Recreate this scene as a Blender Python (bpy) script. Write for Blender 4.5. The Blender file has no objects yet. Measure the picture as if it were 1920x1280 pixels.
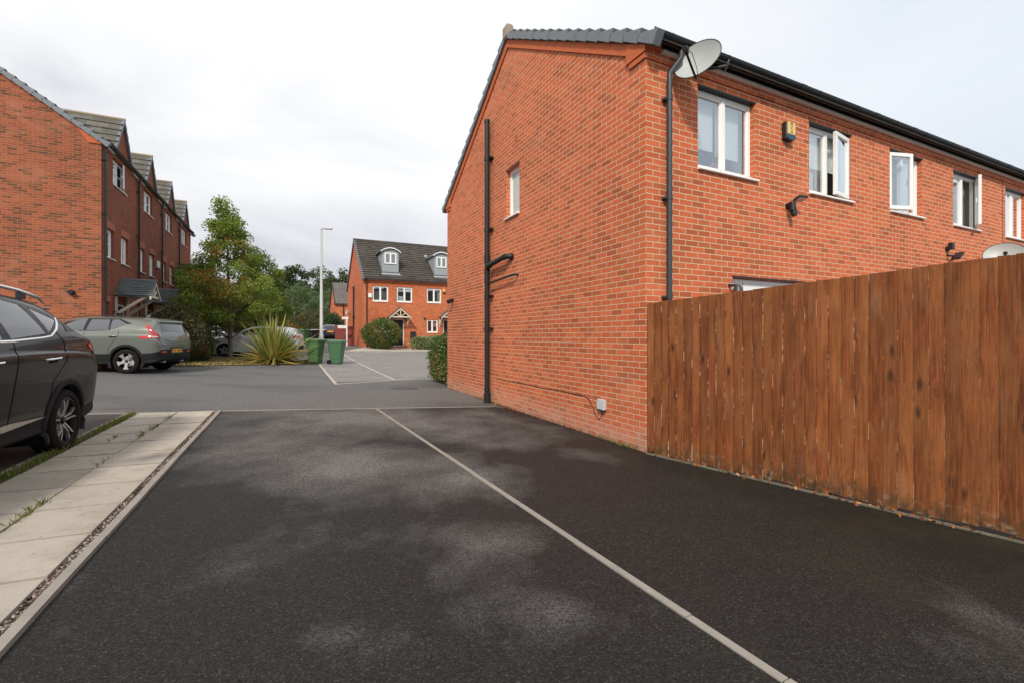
import bpy, bmesh, math, random
import numpy as np
from mathutils import Vector, Matrix
from mathutils.bvhtree import BVHTree
C = bpy.context.scene.collection
R = math.radians
rng = np.random.default_rng(7); random.seed(7)
TH = R(26); CA, SA = math.cos(TH), math.sin(TH)

def zg(x, y):
    """height of the ground: the street falls towards the houses and climbs far away"""
    x = max(-15, min(4, x))
    z = .121 - .0284*x - .0129*min(y, 33) + .02*max(0, -x-8)
    if y > 9:
        z += .0011*(min(y, 28)-9)**2 + .0418*(max(28, min(y, 33))-28) + .022*max(0, min(y, 95)-33)
    return z

# ------------------------------------------------------------------ mesh helpers
class MB:
    def __init__(s): s.v = []; s.f = []; s.m = []
    def add(s, vs, fs, m=0):
        k = len(s.v); s.v += [tuple(p) for p in vs]
        for f in fs: s.f.append([i+k for i in f]); s.m.append(m)
    def box(s, a, b, m=0, T=None):
        (x0, y0, z0), (x1, y1, z1) = a, b
        vs = [(x, y, z) for x in (x0, x1) for y in (y0, y1) for z in (z0, z1)]
        if T: vs = [T(*p) for p in vs]
        s.add(vs, [(0,1,3,2),(4,6,7,5),(0,4,5,1),(2,3,7,6),(0,2,6,4),(1,5,7,3)], m)
    def prism(s, pts, lo, hi, T, m=0):
        n = len(pts)
        vs = [T(p[0], p[1], lo) for p in pts] + [T(p[0], p[1], hi) for p in pts]
        s.add(vs, [tuple(range(n))[::-1], tuple(range(n, 2*n))] + [(i, (i+1)%n, n+(i+1)%n, n+i) for i in range(n)], m)
    def tube(s, pts, r, n=8, m=0, caps=True):
        pts = [Vector(p) for p in pts]; k = len(pts); rs = r if isinstance(r, (list, tuple)) else [r]*k
        vs = []; up = None
        for i, p in enumerate(pts):
            t = (pts[min(i+1, k-1)] - pts[max(i-1, 0)]).normalized()
            if up is None: up = Vector((0,0,1)) if abs(t.z) < .9 else Vector((1,0,0))
            a = t.cross(up)
            if a.length < 1e-4: a = t.cross(Vector((0,1,0)))
            a.normalize(); b = a.cross(t); up = b
            vs += [p + (a*math.cos(2*math.pi*j/n) + b*math.sin(2*math.pi*j/n))*rs[i] for j in range(n)]
        fs = [(i*n+j, i*n+(j+1)%n, (i+1)*n+(j+1)%n, (i+1)*n+j) for i in range(k-1) for j in range(n)]
        if caps: fs += [tuple(range(n))[::-1], tuple(range((k-1)*n, k*n))]
        s.add(vs, fs, m)
    def lathe(s, prof, T, n=24, m=0):
        vs = []
        for r_, h in prof: vs += [T(r_*math.cos(2*math.pi*j/n), r_*math.sin(2*math.pi*j/n), h) for j in range(n)]
        s.add(vs, [(i*n+j, i*n+(j+1)%n, (i+1)*n+(j+1)%n, (i+1)*n+j) for i in range(len(prof)-1) for j in range(n)], m)
    def build(s, name, mats, parent=None, smooth=False, bevel=0, seg=1, fix=True, weld=False):
        me = bpy.data.meshes.new(name); me.from_pydata(s.v, [], s.f)
        if not isinstance(mats, (list, tuple)): mats = [mats]
        for x in mats: me.materials.append(x)
        me.polygons.foreach_set('material_index', s.m)
        bm = bmesh.new(); bm.from_mesh(me)
        if weld: bmesh.ops.remove_doubles(bm, verts=bm.verts, dist=2e-4)
        if fix: bmesh.ops.recalc_face_normals(bm, faces=bm.faces)
        if bevel: bmesh.ops.bevel(bm, geom=[e for e in bm.edges if len(e.link_faces) == 2 and e.calc_face_angle(0) > .5], offset=bevel, segments=seg, affect='EDGES', clamp_overlap=True)
        if smooth:
            for f in bm.faces: f.smooth = True
            for e in bm.edges:
                if len(e.link_faces) == 2 and e.calc_face_angle(0) > R(smooth if smooth > 1 else 40): e.smooth = False
        bm.to_mesh(me); bm.free()
        return link(name, me, parent)
def link(name, me, parent=None):
    o = bpy.data.objects.new(name, me); C.objects.link(o)
    if parent: o.parent = parent
    return o
def tag(o, label, cat, group=None):
    o['label'] = label; o['category'] = cat
    if group: o['group'] = group
    return o
def thing(name, label, cat, loc=(0,0,0), rz=0, group=None, parent=None):
    o = bpy.data.objects.new(name, None); C.objects.link(o); o.location = loc; o.rotation_euler = (0,0,rz)
    o.empty_display_size = .2
    return tag(o, label, cat, group)
def struct(o): o['kind'] = 'structure'; return o
def stuff(o): o['kind'] = 'stuff'; return o
def copy_tree(o, parent=None):
    c = o.copy(); C.objects.link(c)
    if parent: c.parent = parent
    for ch in list(o.children): copy_tree(ch, c)
    return c
def fac(o, u, n):
    """facade frame: (u along the wall, z up, d outwards)"""
    return lambda a, z, d=0: (o[0]+u[0]*a+n[0]*d, o[1]+u[1]*a+n[1]*d, o[2]+z)
def fbox(mb, F, u0, u1, z0, z1, d0, d1, m=0): mb.box((u0, z0, d0), (u1, z1, d1), m, F)

# ------------------------------------------------------------------ material helpers
class NT:
    def __init__(s, name):
        s.mat = bpy.data.materials.new(name); s.mat.use_nodes = True
        s.t = s.mat.node_tree; s.t.nodes.clear()
        s.out = s.n('ShaderNodeOutputMaterial')
    def n(s, ty, **kw):
        x = s.t.nodes.new(ty)
        for k, v in kw.items(): setattr(x, k, v)
        return x
    def l(s, a, b): s.t.links.new(a, b)
    def val(s, sock, v):
        if hasattr(v, 'is_linked') or isinstance(v, bpy.types.NodeSocket): s.l(v, sock)
        else: sock.default_value = v
    def math(s, op, a, b=0., c=None, clamp=False):
        x = s.n('ShaderNodeMath', operation=op, use_clamp=clamp); s.val(x.inputs[0], a); s.val(x.inputs[1], b)
        if c is not None: s.val(x.inputs[2], c)
        return x.outputs[0]
    def mix(s, f, a, b, mode='MIX'):
        x = s.n('ShaderNodeMix', data_type='RGBA', blend_type=mode); s.val(x.inputs[0], f)
        for i, v in ((6, a), (7, b)):
            if isinstance(v, tuple): v = (*v, 1) if len(v) == 3 else v
            s.val(x.inputs[i], v)
        return x.outputs[2]
    def noise(s, vec, scale, detail=4, rough=.55, dist=0):
        x = s.n('ShaderNodeTexNoise'); s.val(x.inputs['Vector'], vec); x.inputs['Scale'].default_value = scale
        x.inputs['Detail'].default_value = detail; x.inputs['Roughness'].default_value = rough; x.inputs['Distortion'].default_value = dist
        return x.outputs[0]
    def ramp(s, f, stops, interp='LINEAR'):
        x = s.n('ShaderNodeValToRGB'); s.val(x.inputs[0], f); r = x.color_ramp; r.interpolation = interp
        while len(r.elements) < len(stops): r.elements.new(.5)
        for e, (p, c) in zip(r.elements, stops): e.position = p; e.color = (*c, 1) if len(c) == 3 else c
        return x.outputs[0]
    def rng(s, v, a, b, lo=0., hi=1.):
        x = s.n('ShaderNodeMapRange'); s.val(x.inputs[0], v)
        for i, q in enumerate((a, b, lo, hi)): x.inputs[1+i].default_value = q
        return x.outputs[0]
    def scale(s, vec, k):
        x = s.n('ShaderNodeMapping'); s.l(vec, x.inputs[0]); x.inputs['Scale'].default_value = k
        return x.outputs[0]
    def xyz(s, vec):
        x = s.n('ShaderNodeSeparateXYZ'); s.l(vec, x.inputs[0]); return x.outputs
    def comb(s, a, b, c=0.):
        x = s.n('ShaderNodeCombineXYZ'); s.val(x.inputs[0], a); s.val(x.inputs[1], b); s.val(x.inputs[2], c); return x.outputs[0]
    def obj(s): return s.n('ShaderNodeTexCoord').outputs['Object']
    def pos(s): return s.n('ShaderNodeNewGeometry').outputs['Position']
    def attr(s, nm):
        x = s.n('ShaderNodeAttribute'); x.attribute_name = nm; return x.outputs['Fac']
    def bsdf(s, col, rough=.6, metal=0., bump=None, bdist=.01, bstr=.6, **kw):
        b = s.n('ShaderNodeBsdfPrincipled')
        s.val(b.inputs['Base Color'], (*col, 1) if isinstance(col, tuple) else col)
        s.val(b.inputs['Roughness'], rough); s.val(b.inputs['Metallic'], metal)
        for k, v in kw.items(): s.val(b.inputs[k.replace('_', ' ')], v)
        if bump is not None:
            q = s.n('ShaderNodeBump'); s.l(bump, q.inputs['Height']); q.inputs['Distance'].default_value = bdist; q.inputs['Strength'].default_value = bstr
            s.l(q.outputs[0], b.inputs['Normal'])
        s.l(b.outputs[0], s.out.inputs[0]); return b

def plain(name, col, rough=.5, metal=0., var=.12, sc=6, bump=.0, **kw):
    t = NT(name); p = t.obj(); n = t.noise(p, sc, 5)
    a = tuple(c*(1-var) for c in col); b = tuple(min(1, c*(1+var)) for c in col)
    c = t.mix(n, a, b)
    r = t.rng(t.noise(p, sc*3, 3), .2, .8, max(0, rough-.08), min(1, rough+.1))
    if bump: t.bsdf(c, r, metal, bump=t.noise(p, sc*8, 4), bdist=bump, **kw)
    else: t.bsdf(c, r, metal, **kw)
    return t.mat

def hv(t):
    """(horizontal run along the wall, height, horizontal run) from object coordinates, for any upright wall"""
    o = t.xyz(t.obj()); g = t.n('ShaderNodeNewGeometry')
    v = t.n('ShaderNodeVectorTransform', vector_type='NORMAL', convert_from='WORLD', convert_to='OBJECT'); t.l(g.outputs['Normal'], v.inputs[0])
    nx, ny, _ = t.xyz(v.outputs[0])
    f = t.math('GREATER_THAN', t.math('ABSOLUTE', nx), t.math('ABSOLUTE', ny))
    return t.math('ADD', t.math('MULTIPLY', f, o[1]), t.math('MULTIPLY', t.math('SUBTRACT', 1., f), o[0])), o[2]

def brick_mat(name, stops, mortar, foot=0., joint=.0048, sat=1.):
    t = NT(name); u, z = hv(t); vec = t.comb(u, t.math('ADD', z, 9.))
    b = t.n('ShaderNodeTexBrick'); t.l(vec, b.inputs['Vector']); b.offset = .5
    for k, v in (('Scale', 1), ('Brick Width', .225), ('Row Height', .075), ('Mortar Size', joint), ('Mortar Smooth', .15), ('Bias', 0)): b.inputs[k].default_value = v
    b.inputs['Color1'].default_value = (0,0,0,1); b.inputs['Color2'].default_value = (1,1,1,1); b.inputs['Mortar'].default_value = (.5,.5,.5,1)
    base = t.ramp(b.outputs['Color'], stops)
    p3 = t.comb(u, t.math('MULTIPLY', z, 2.6)); 
    n1 = t.noise(p3, 9, 4, .6)                                  # kiln marks, a few to a brick
    base = t.mix(t.rng(n1, .50, .74, 0, .45), base, (.27, .105, .038))
    n2 = t.noise(vec, 60, 3)
    base = t.mix(t.rng(n2, .3, .7, 0, .2), base, (.62, .19, .08))
    n3 = t.noise(vec, .8, 5, .65)                                # bleached patches
    base = t.mix(t.rng(n3, .56, .78, 0, .34), base, (.62, .34, .22))
    n4 = t.noise(vec, .35, 3, .5); base = t.mix(1., base, t.comb(*[t.rng(n4, .3, .7, .84, 1.12)]*3), 'MULTIPLY')   # batches of brick
    mc = t.mix(t.noise(vec, 25, 3), tuple(c*.8 for c in mortar), tuple(min(1, c*1.1) for c in mortar))
    col = t.mix(b.outputs['Fac'], base, mc)
    if foot:                                                    # salts and splash along the lowest courses
        k = t.math('MULTIPLY', t.rng(z, .42, .0), t.rng(t.noise(vec, 5, 4), .3, .65))
        col = t.mix(t.math('MULTIPLY', k, foot), col, (.52, .36, .28))
        k2 = t.math('MULTIPLY', t.rng(z, .1, .0), t.rng(t.noise(vec, 8, 4), .35, .6))
        col = t.mix(t.math('MULTIPLY', k2, .6), col, (.08, .07, .05))
    sm = t.math('MULTIPLY', t.rng(t.noise(vec, 3.1, 5, .7), .60, .74), t.rng(t.noise(t.comb(u, t.math('MULTIPLY', z, 4.)), 14, 3), .45, .6)); col = t.mix(t.math('MULTIPLY', sm, .38), col, mc)   # smeared mortar
    h = t.math('ADD', t.math('MULTIPLY', t.math('SUBTRACT', 1., b.outputs['Fac']), 1.), t.math('MULTIPLY', n2, .35))
    t.bsdf(col, .86, Specular_IOR_Level=.18, bump=h, bdist=.006, bstr=.7)
    return t.mat
def tile_mat(name, a, b_, dz, w=.3):
    t = NT(name); u, z = hv(t); vec = t.comb(u, t.math('ADD', z, 0.))
    b = t.n('ShaderNodeTexBrick'); t.l(vec, b.inputs['Vector']); b.offset = .5
    for k, v in (('Scale', 1), ('Brick Width', w), ('Row Height', dz), ('Mortar Size', .006), ('Mortar Smooth', .3), ('Bias', 0)): b.inputs[k].default_value = v
    b.inputs['Color1'].default_value = (0,0,0,1); b.inputs['Color2'].default_value = (1,1,1,1)
    c = t.mix(b.outputs['Color'], a, b_)
    c = t.mix(t.rng(t.noise(t.obj(), 2.2, 6, .7), .5, .7, 0, .45), c, tuple(x*1.5+.02 for x in a))
    c = t.mix(t.rng(t.noise(t.obj(), 14, 4, .7), .52, .7, 0, .4), c, (.09, .085, .05))
    t.bsdf(c, .85, bump=t.math('ADD', t.math('MULTIPLY', b.outputs['Fac'], -1.), t.noise(t.obj(), 40, 3)), bdist=.012)
    return t.mat
M = {}
BR = [(0, (.37,.096,.044)), (.2, (.53,.122,.052)), (.4, (.64,.148,.062)), (.6, (.565,.131,.056)), (.78, (.65,.178,.075)), (.9, (.43,.122,.053)), (1, (.54,.112,.050))]
M['brick'] = brick_mat('brick_orange', BR, (.68,.52,.35), foot=.8, joint=.0052)
M['brick_far'] = brick_mat('brick_far', [(p, (c[0]*1.02, c[1]*1.05, c[2]*1.05)) for p, c in BR], (.52,.31,.18), foot=.3)
BR2 = [(0, (.085,.045,.030)), (.2, (.15,.060,.034)), (.34, (.27,.078,.043)), (.55, (.315,.088,.046)), (.78, (.36,.108,.057)), (.9, (.28,.076,.041)), (1, (.20,.062,.036))]
M['brick_dark'] = brick_mat('brick_multi', BR2, (.46,.25,.15), foot=.3)
BR3 = [(p, ((c[0]*.5+.17)*.66, (c[1]*.5+.045)*.70, (c[2]*.5+.023)*.75)) for p, c in BR2]
M['brick_facade'] = brick_mat('brick_brown', BR3, (.22,.12,.09), foot=.3)
M['corbel'] = plain('corbel_brick', (.52,.125,.040), .85, var=.2, sc=9, bump=.004)
M['soldier'] = plain('soldier_brick', (.36,.105,.05), .85, var=.2, sc=14, bump=.004)
M['upvc'] = plain('white_upvc', (.86,.86,.84), .32, var=.03, sc=4)
M['cream'] = plain('cream_paint', (.72,.66,.52), .55, var=.08, sc=5)
M['timber_white'] = plain('weathered_white_paint', (.62,.57,.47), .6, var=.14, sc=8)
M['black_plastic'] = plain('black_plastic', (.018,.019,.021), .42, var=.25, sc=10, Specular_IOR_Level=.35)
M['pipe'] = plain('grey_black_pipe', (.040,.043,.048), .42, var=.2, sc=5)
M['verge_tile'] = plain('grey_verge_plastic', (.155,.175,.195), .5, var=.22, sc=4, bump=.002)
M['ridge_cap'] = plain('ridge_concrete', (.32,.26,.19), .85, var=.2, sc=12, bump=.004)
M['concrete'] = plain('pale_concrete', (.44,.40,.345), .85, var=.25, sc=11, bump=.003)
M['galv'] = plain('galvanised_steel', (.55,.55,.545), .5, .15, var=.1, sc=9)
M['dish'] = plain('dish_grey', (.42,.45,.44), .5, .05, var=.06, sc=6)
M['lead'] = plain('lead_grey', (.30,.33,.35), .6, var=.15, sc=6)
M['tiles_brown'] = tile_mat('tiles_brown', (.042,.034,.030), (.082,.068,.060), .19)
M['tiles_terrace'] = tile_mat('tiles_terrace', (.085,.08,.068), (.15,.14,.12), .2)
M['tiles_slate'] = tile_mat('tiles_canopy', (.075,.09,.09), (.13,.15,.15), .075, .2)
M['tiles_far'] = tile_mat('tiles_far', (.12,.105,.10), (.17,.15,.145), .2)
M['room'] = plain('dark_room', (.05,.05,.055), .9, var=.1)
M['room_pale'] = plain('pale_room', (.45,.45,.43), .9, var=.05)
M['blind'] = plain('roller_blind', (.74,.77,.74), .8, var=.03, sc=2)
M['curtain'] = plain('curtain', (.55,.53,.47), .9, var=.12, sc=5)
M['door_black'] = plain('black_door', (.012,.014,.018), .3, var=.2)
def glass(name, tint, refl=1.0, rough=.02):
    t = NT(name); fr = t.n('ShaderNodeFresnel'); t.l(t.math('MULTIPLY_ADD', t.n('ShaderNodeNewGeometry').outputs['Backfacing'], -.862, 1.52), fr.inputs[0])   # same sheen from either face
    n = t.noise(t.obj(), 1.3, 2)
    q = t.n('ShaderNodeBump'); t.l(n, q.inputs['Height']); q.inputs['Distance'].default_value = .02; q.inputs['Strength'].default_value = .25
    tr = t.n('ShaderNodeBsdfTransparent'); tr.inputs[0].default_value = (*tint, 1)
    gl = t.n('ShaderNodeBsdfGlossy'); gl.inputs['Roughness'].default_value = rough; t.l(q.outputs[0], gl.inputs['Normal']); gl.inputs[0].default_value = (.95,.97,1,1)
    m = t.n('ShaderNodeMixShader'); t.l(t.math('MULTIPLY_ADD', fr.outputs[0], refl, .05*refl, True), m.inputs[0]); t.l(tr.outputs[0], m.inputs[1]); t.l(gl.outputs[0], m.inputs[2])
    t.l(m.outputs[0], t.out.inputs[0]); return t.mat
M['glass'] = glass('window_glass', (.86,.92,.93), 3.4)
M['glass_frost'] = plain('frosted_glass', (.50,.56,.54), .25, var=.12, sc=3)
M['car_glass'] = glass('car_glass', (.70,.75,.75), 1.3)
M['car_glass_dark'] = glass('car_privacy_glass', (.16,.17,.17), 2.4)
M['car_glass_rear'] = glass('car_rear_glass', (.08,.09,.09), 1.3)
def paint(name, col, metal=.3, rough=.32, dust=.35):
    t = NT(name); f = t.noise(t.obj(), 900, 1)
    c = t.mix(t.rng(f, .4, .7), tuple(x*.85 for x in col), tuple(x*1.15 for x in col))
    d = t.math('MULTIPLY', t.rng(t.xyz(t.obj())[2], .75, .25), t.rng(t.noise(t.obj(), 4, 5), .35, .75))
    c = t.mix(t.math('MULTIPLY', d, dust), c, (.10,.085,.07))
    t.bsdf(c, t.math('ADD', t.math('MULTIPLY', d, .25), rough), metal, Coat_Weight=.34 if metal == 0 and col[0] < .1 else 1., Coat_Roughness=.035, Specular_IOR_Level=.12 if metal == 0 else .5)
    return t.mat
M['paint_black'] = paint('paint_black', (.004,.004,.005), .0, .25, .06)
M['paint_green'] = paint('paint_sage', (.16,.174,.152), .35, .33)
M['paint_white'] = paint('paint_white', (.82,.84,.88), 0, .4, .1)
M['paint_navy'] = paint('paint_navy', (.02,.022,.035), .2, .35)
M['clad'] = plain('car_cladding', (.016,.016,.017), .65, var=.15, sc=20, Specular_IOR_Level=.18)
M['rubber'] = plain('tyre_rubber', (.014,.0135,.013), .85, var=.2, sc=15, bump=.002, Specular_IOR_Level=.12)
M['alloy'] = plain('alloy_silver', (.62,.60,.58), .3, .85, var=.06)
M['alloy_black'] = plain('alloy_black', (.014,.014,.016), .35, 0, var=.2, Specular_IOR_Level=.25)
M['chrome'] = plain('chrome', (.80,.81,.82), .15, 1., var=.03)
M['lamp_red'] = plain('lamp_red', (.50,.012,.012), .12, var=.2, sc=12, Coat_Weight=1.)
M['lamp_clear'] = plain('lamp_clear', (.55,.58,.62), .12, .4, var=.2, sc=20)
M['plate'] = plain('number_plate', (.80,.36,.02), .4, var=.05)
M['dark_mark'] = plain('dark_mark', (.03,.03,.03), .5)
M['bin_green'] = plain('bin_green', (.05,.135,.065), .45, var=.14, sc=4)
M['bin_green_old'] = plain('bin_green_faded', (.07,.145,.058), .5, var=.2, sc=4)
M['bin_black'] = plain('bin_black', (.025,.027,.03), .45, var=.2, sc=4)
M['bark'] = plain('bark', (.14,.105,.075), .9, var=.4, sc=14, bump=.01)
M['bark_dark'] = plain('bark_dark', (.05,.04,.03), .9, var=.3, sc=14, bump=.01)
M['red_fence'] = plain('red_stain', (.21,.042,.03), .7, var=.2, sc=6)
M['sign_white'] = plain('sign_white', (.82,.82,.80), .5, var=.03)
M['edging'] = plain('weathered_edging', (.27,.245,.215), .9, var=.3, sc=7, bump=.004)
M['mossy_edging'] = plain('mossy_edging', (.15,.135,.10), .95, var=.5, sc=9, bump=.004)
M['soil'] = plain('soil', (.024,.019,.014), .95, var=.4, sc=30, bump=.006)

def leaf_mat(name, stops, trans=.35, rough=.5):
    t = NT(name); c = t.ramp(t.attr('tint'), stops)
    d = t.n('ShaderNodeBsdfPrincipled'); t.l(c, d.inputs['Base Color']); d.inputs['Roughness'].default_value = rough; d.inputs['Specular IOR Level'].default_value = .35
    k = t.n('ShaderNodeBsdfTranslucent'); t.l(t.mix(.5, c, (.25,.3,.03), 'MIX'), k.inputs[0])
    m = t.n('ShaderNodeMixShader'); m.inputs[0].default_value = trans; t.l(d.outputs[0], m.inputs[1]); t.l(k.outputs[0], m.inputs[2])
    t.l(m.outputs[0], t.out.inputs[0]); return t.mat
L = {}
L['maple'] = leaf_mat('leaf_maple', [(0,(.10,.17,.033)), (.35,(.20,.30,.055)), (.7,(.36,.43,.09)), (.86,(.20,.22,.04)), (.90,(.45,.15,.03)), (.96,(.42,.07,.025)), (1,(.6,.35,.04))], .5)
L['green'] = leaf_mat('leaf_green', [(0,(.045,.085,.02)), (.5,(.085,.14,.03)), (1,(.16,.21,.045))])
L['dark'] = leaf_mat('leaf_dark', [(0,(.022,.045,.02)), (.5,(.04,.075,.028)), (1,(.075,.115,.04))])
L['yellow'] = leaf_mat('leaf_yellow', [(0,(.08,.12,.02)), (.5,(.19,.22,.03)), (1,(.38,.34,.05))])
L['willow'] = leaf_mat('leaf_willow', [(0,(.05,.085,.04)), (.5,(.10,.15,.07)), (1,(.17,.22,.11))])
L['brownish'] = leaf_mat('leaf_brownish', [(0,(.035,.04,.02)), (.5,(.075,.065,.03)), (1,(.13,.10,.04))])
L['redshrub'] = leaf_mat('leaf_red', [(0,(.09,.05,.025)), (.4,(.20,.075,.03)), (.8,(.30,.12,.04)), (1,(.10,.12,.04))])
L['lime'] = leaf_mat('leaf_lime', [(0,(.06,.11,.015)), (.5,(.12,.19,.02)), (1,(.2,.28,.04))])
L['varieg'] = leaf_mat('leaf_variegated', [(0,(.10,.15,.06)), (.4,(.22,.27,.12)), (.8,(.42,.44,.24)), (1,(.55,.55,.35))])
L['photinia'] = leaf_mat('leaf_glossy', [(0,(.045,.08,.025)), (.5,(.095,.15,.04)), (.8,(.18,.22,.055)), (.9,(.27,.085,.04)), (1,(.32,.2,.06))], .25, .35)
L['flax'] = leaf_mat('leaf_flax', [(0,(.09,.13,.03)), (.35,(.24,.28,.07)), (.6,(.48,.44,.13)), (.80,(.66,.42,.07)), (1,(.42,.27,.12))], .2)
L['straw'] = leaf_mat('leaf_straw', [(0,(.20,.14,.045)), (.6,(.42,.31,.11)), (.9,(.52,.42,.19)), (1,(.22,.24,.06))], .2)
L['grass'] = leaf_mat('leaf_grass', [(0,(.06,.095,.018)), (.55,(.12,.17,.035)), (.8,(.22,.24,.07)), (1,(.36,.29,.12))], .3)
L['litter'] = leaf_mat('leaf_litter', [(0,(.12,.04,.02)), (.5,(.28,.09,.03)), (1,(.50,.22,.06))], .1)
# ------------------------------------------------------------------ ground materials
def asphalt(name, dry, damp, mode='road'):
    t = NT(name); p = t.pos(); x, y, z = t.xyz(p)
    n = t.noise(t.scale(p, (.95, .8, .5)), 1.0, 9, .60, .12)
    if mode == 'drive':
        d = None      # where the tarmac has dried out after rain
        for cx, cy, rx, ry, am in ((-1.7, 4.9, 1.25, .95, 1.), (-2.9, 5.5, 1.0, 1.1, .9), (-.55, 4.35, .6, .55, .95), (-.22, 2.92, .5, .42, .70), (.28, 2.30, .5, .25, .50), (-.75, 2.02, .35, .2, .5), (-2.4, 7.4, 2.6, 1.5, 1.05), (-.4, 6.9, 1.3, 1.3, .85), (.75, 5.6, .6, .6, .4), (2.4, 2.3, .4, .3, .2), (-1.75, 2.7, .4, .4, .35)):
            q = t.math('SQRT', t.math('ADD', t.math('POWER', t.math('DIVIDE', t.math('ADD', x, -cx), rx), 2.), t.math('POWER', t.math('DIVIDE', t.math('ADD', y, -cy), ry), 2.)))
            q = t.math('MULTIPLY', t.math('SUBTRACT', 1., t.math('MULTIPLY', q, .62)), am); d = q if d is None else t.math('MAXIMUM', d, q)
        f = t.rng(t.math('ADD', d, t.math('MULTIPLY', t.math('ADD', n, -.5), 2.3)), .16, 1.02)
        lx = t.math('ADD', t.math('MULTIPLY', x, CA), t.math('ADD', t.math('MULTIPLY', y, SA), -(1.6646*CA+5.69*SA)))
        grime_shade = t.math('MULTIPLY', t.rng(lx, -.55, -.06), t.rng(t.noise(p, 2.6, 5, .65), .3, .6)); f = t.math('MULTIPLY', f, t.math('SUBTRACT', 1., grime_shade))  # wall foot band: damp grime, with contact shade painted into the colour
    elif mode == 'bay': f = t.rng(n, .45, .7)
    else: f = t.rng(t.noise(t.scale(p, (.25, .6, .5)), 1.0, 6, .6, .3), .36, .5)
    v = t.n('ShaderNodeTexVoronoi'); t.l(p, v.inputs['Vector']); v.inputs['Scale'].default_value = 135
    cr = t.xyz(v.outputs['Color'])[0]
    spec = t.rng(cr, .93, 1., 0, 1)
    g = t.math('ADD', t.math('MULTIPLY', cr, .75), t.math('MULTIPLY', t.noise(p, 210, 3), .8))
    col = t.mix(f, damp, dry)
    col = t.mix(t.rng(t.noise(p, 3.3, 5, .7), .4, .75, 0, .35), col, t.mix(f, tuple(c*1.5 for c in damp), tuple(c*.7 for c in dry)))
    col = t.mix(1., col, t.comb(*[t.rng(g, .2, 1.2, .0, 2.25)]*3), 'MULTIPLY')
    col = t.mix(t.math('MULTIPLY', spec, .3), col, (.15, .14, .13))
    if mode == 'drive':
        vo = t.n('ShaderNodeTexVoronoi'); t.l(t.scale(p, (1, 1, 0)), vo.inputs['Vector']); vo.inputs['Scale'].default_value = 2.1    # old oil drips
        col = t.mix(t.math('MULTIPLY', t.math('MULTIPLY', t.rng(t.math('ADD', vo.outputs['Distance'], t.math('MULTIPLY', t.noise(p, 14, 4), .12)), .17, .10), t.math('GREATER_THAN', t.xyz(vo.outputs['Color'])[1], .72)), .6), col, (.012, .011, .010))
    if mode == 'drive':    # moss by the fence, damp grime and painted contact shade along the wall
        col = t.mix(t.math('MULTIPLY', grime_shade, .75), col, (.012, .0105, .008))
        ms = t.math('MULTIPLY', t.rng(t.noise(p, 1.6, 5, .7), .48, .7, 0, .5), t.rng(x, .5, 2.5))
        col = t.mix(ms, col, (.035, .032, .012))
    r = t.math('ADD', t.math('MULTIPLY', f, .25), .62)
    t.bsdf(col, r, Specular_IOR_Level=.28, bump=t.math('ADD', v.outputs['Distance'], t.noise(p, 200, 2)), bdist=.006, bstr=.8)
    return t.mat
M['asphalt_road'] = asphalt('asphalt_road', (.115,.112,.111), (.075,.074,.074))
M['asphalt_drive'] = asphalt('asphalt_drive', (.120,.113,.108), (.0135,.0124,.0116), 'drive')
M['asphalt_bay'] = asphalt('asphalt_bay', (.225,.21,.20), (.16,.152,.147), 'bay')
M['asphalt_left'] = asphalt('asphalt_left', (.085,.075,.07), (.045,.04,.038), 'bay')
def slab_mat():
    t = NT('paving_slab'); p = t.pos(); k = t.attr('tint')
    c = t.mix(k, (.29,.262,.225), (.475,.43,.365))
    c = t.mix(t.rng(t.noise(p, 2.2, 7, .7), .45, .68, 0, .7), c, (.22,.20,.165))
    v = t.n('ShaderNodeTexVoronoi'); t.l(p, v.inputs['Vector']); v.inputs['Scale'].default_value = 16
    c = t.mix(t.math('MULTIPLY', t.rng(v.outputs['Distance'], .22, .05), t.math('GREATER_THAN', t.xyz(v.outputs['Color'])[0], .80)), c, (.13,.12,.10))
    c = t.mix(t.rng(t.noise(p, 60, 3), .35, .7, 0, .3), c, (.30,.27,.22))
    t.bsdf(c, .88, Specular_IOR_Level=.2, bump=t.noise(p, 160, 3), bdist=.002); return t.mat
M['slab'] = slab_mat()
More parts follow.
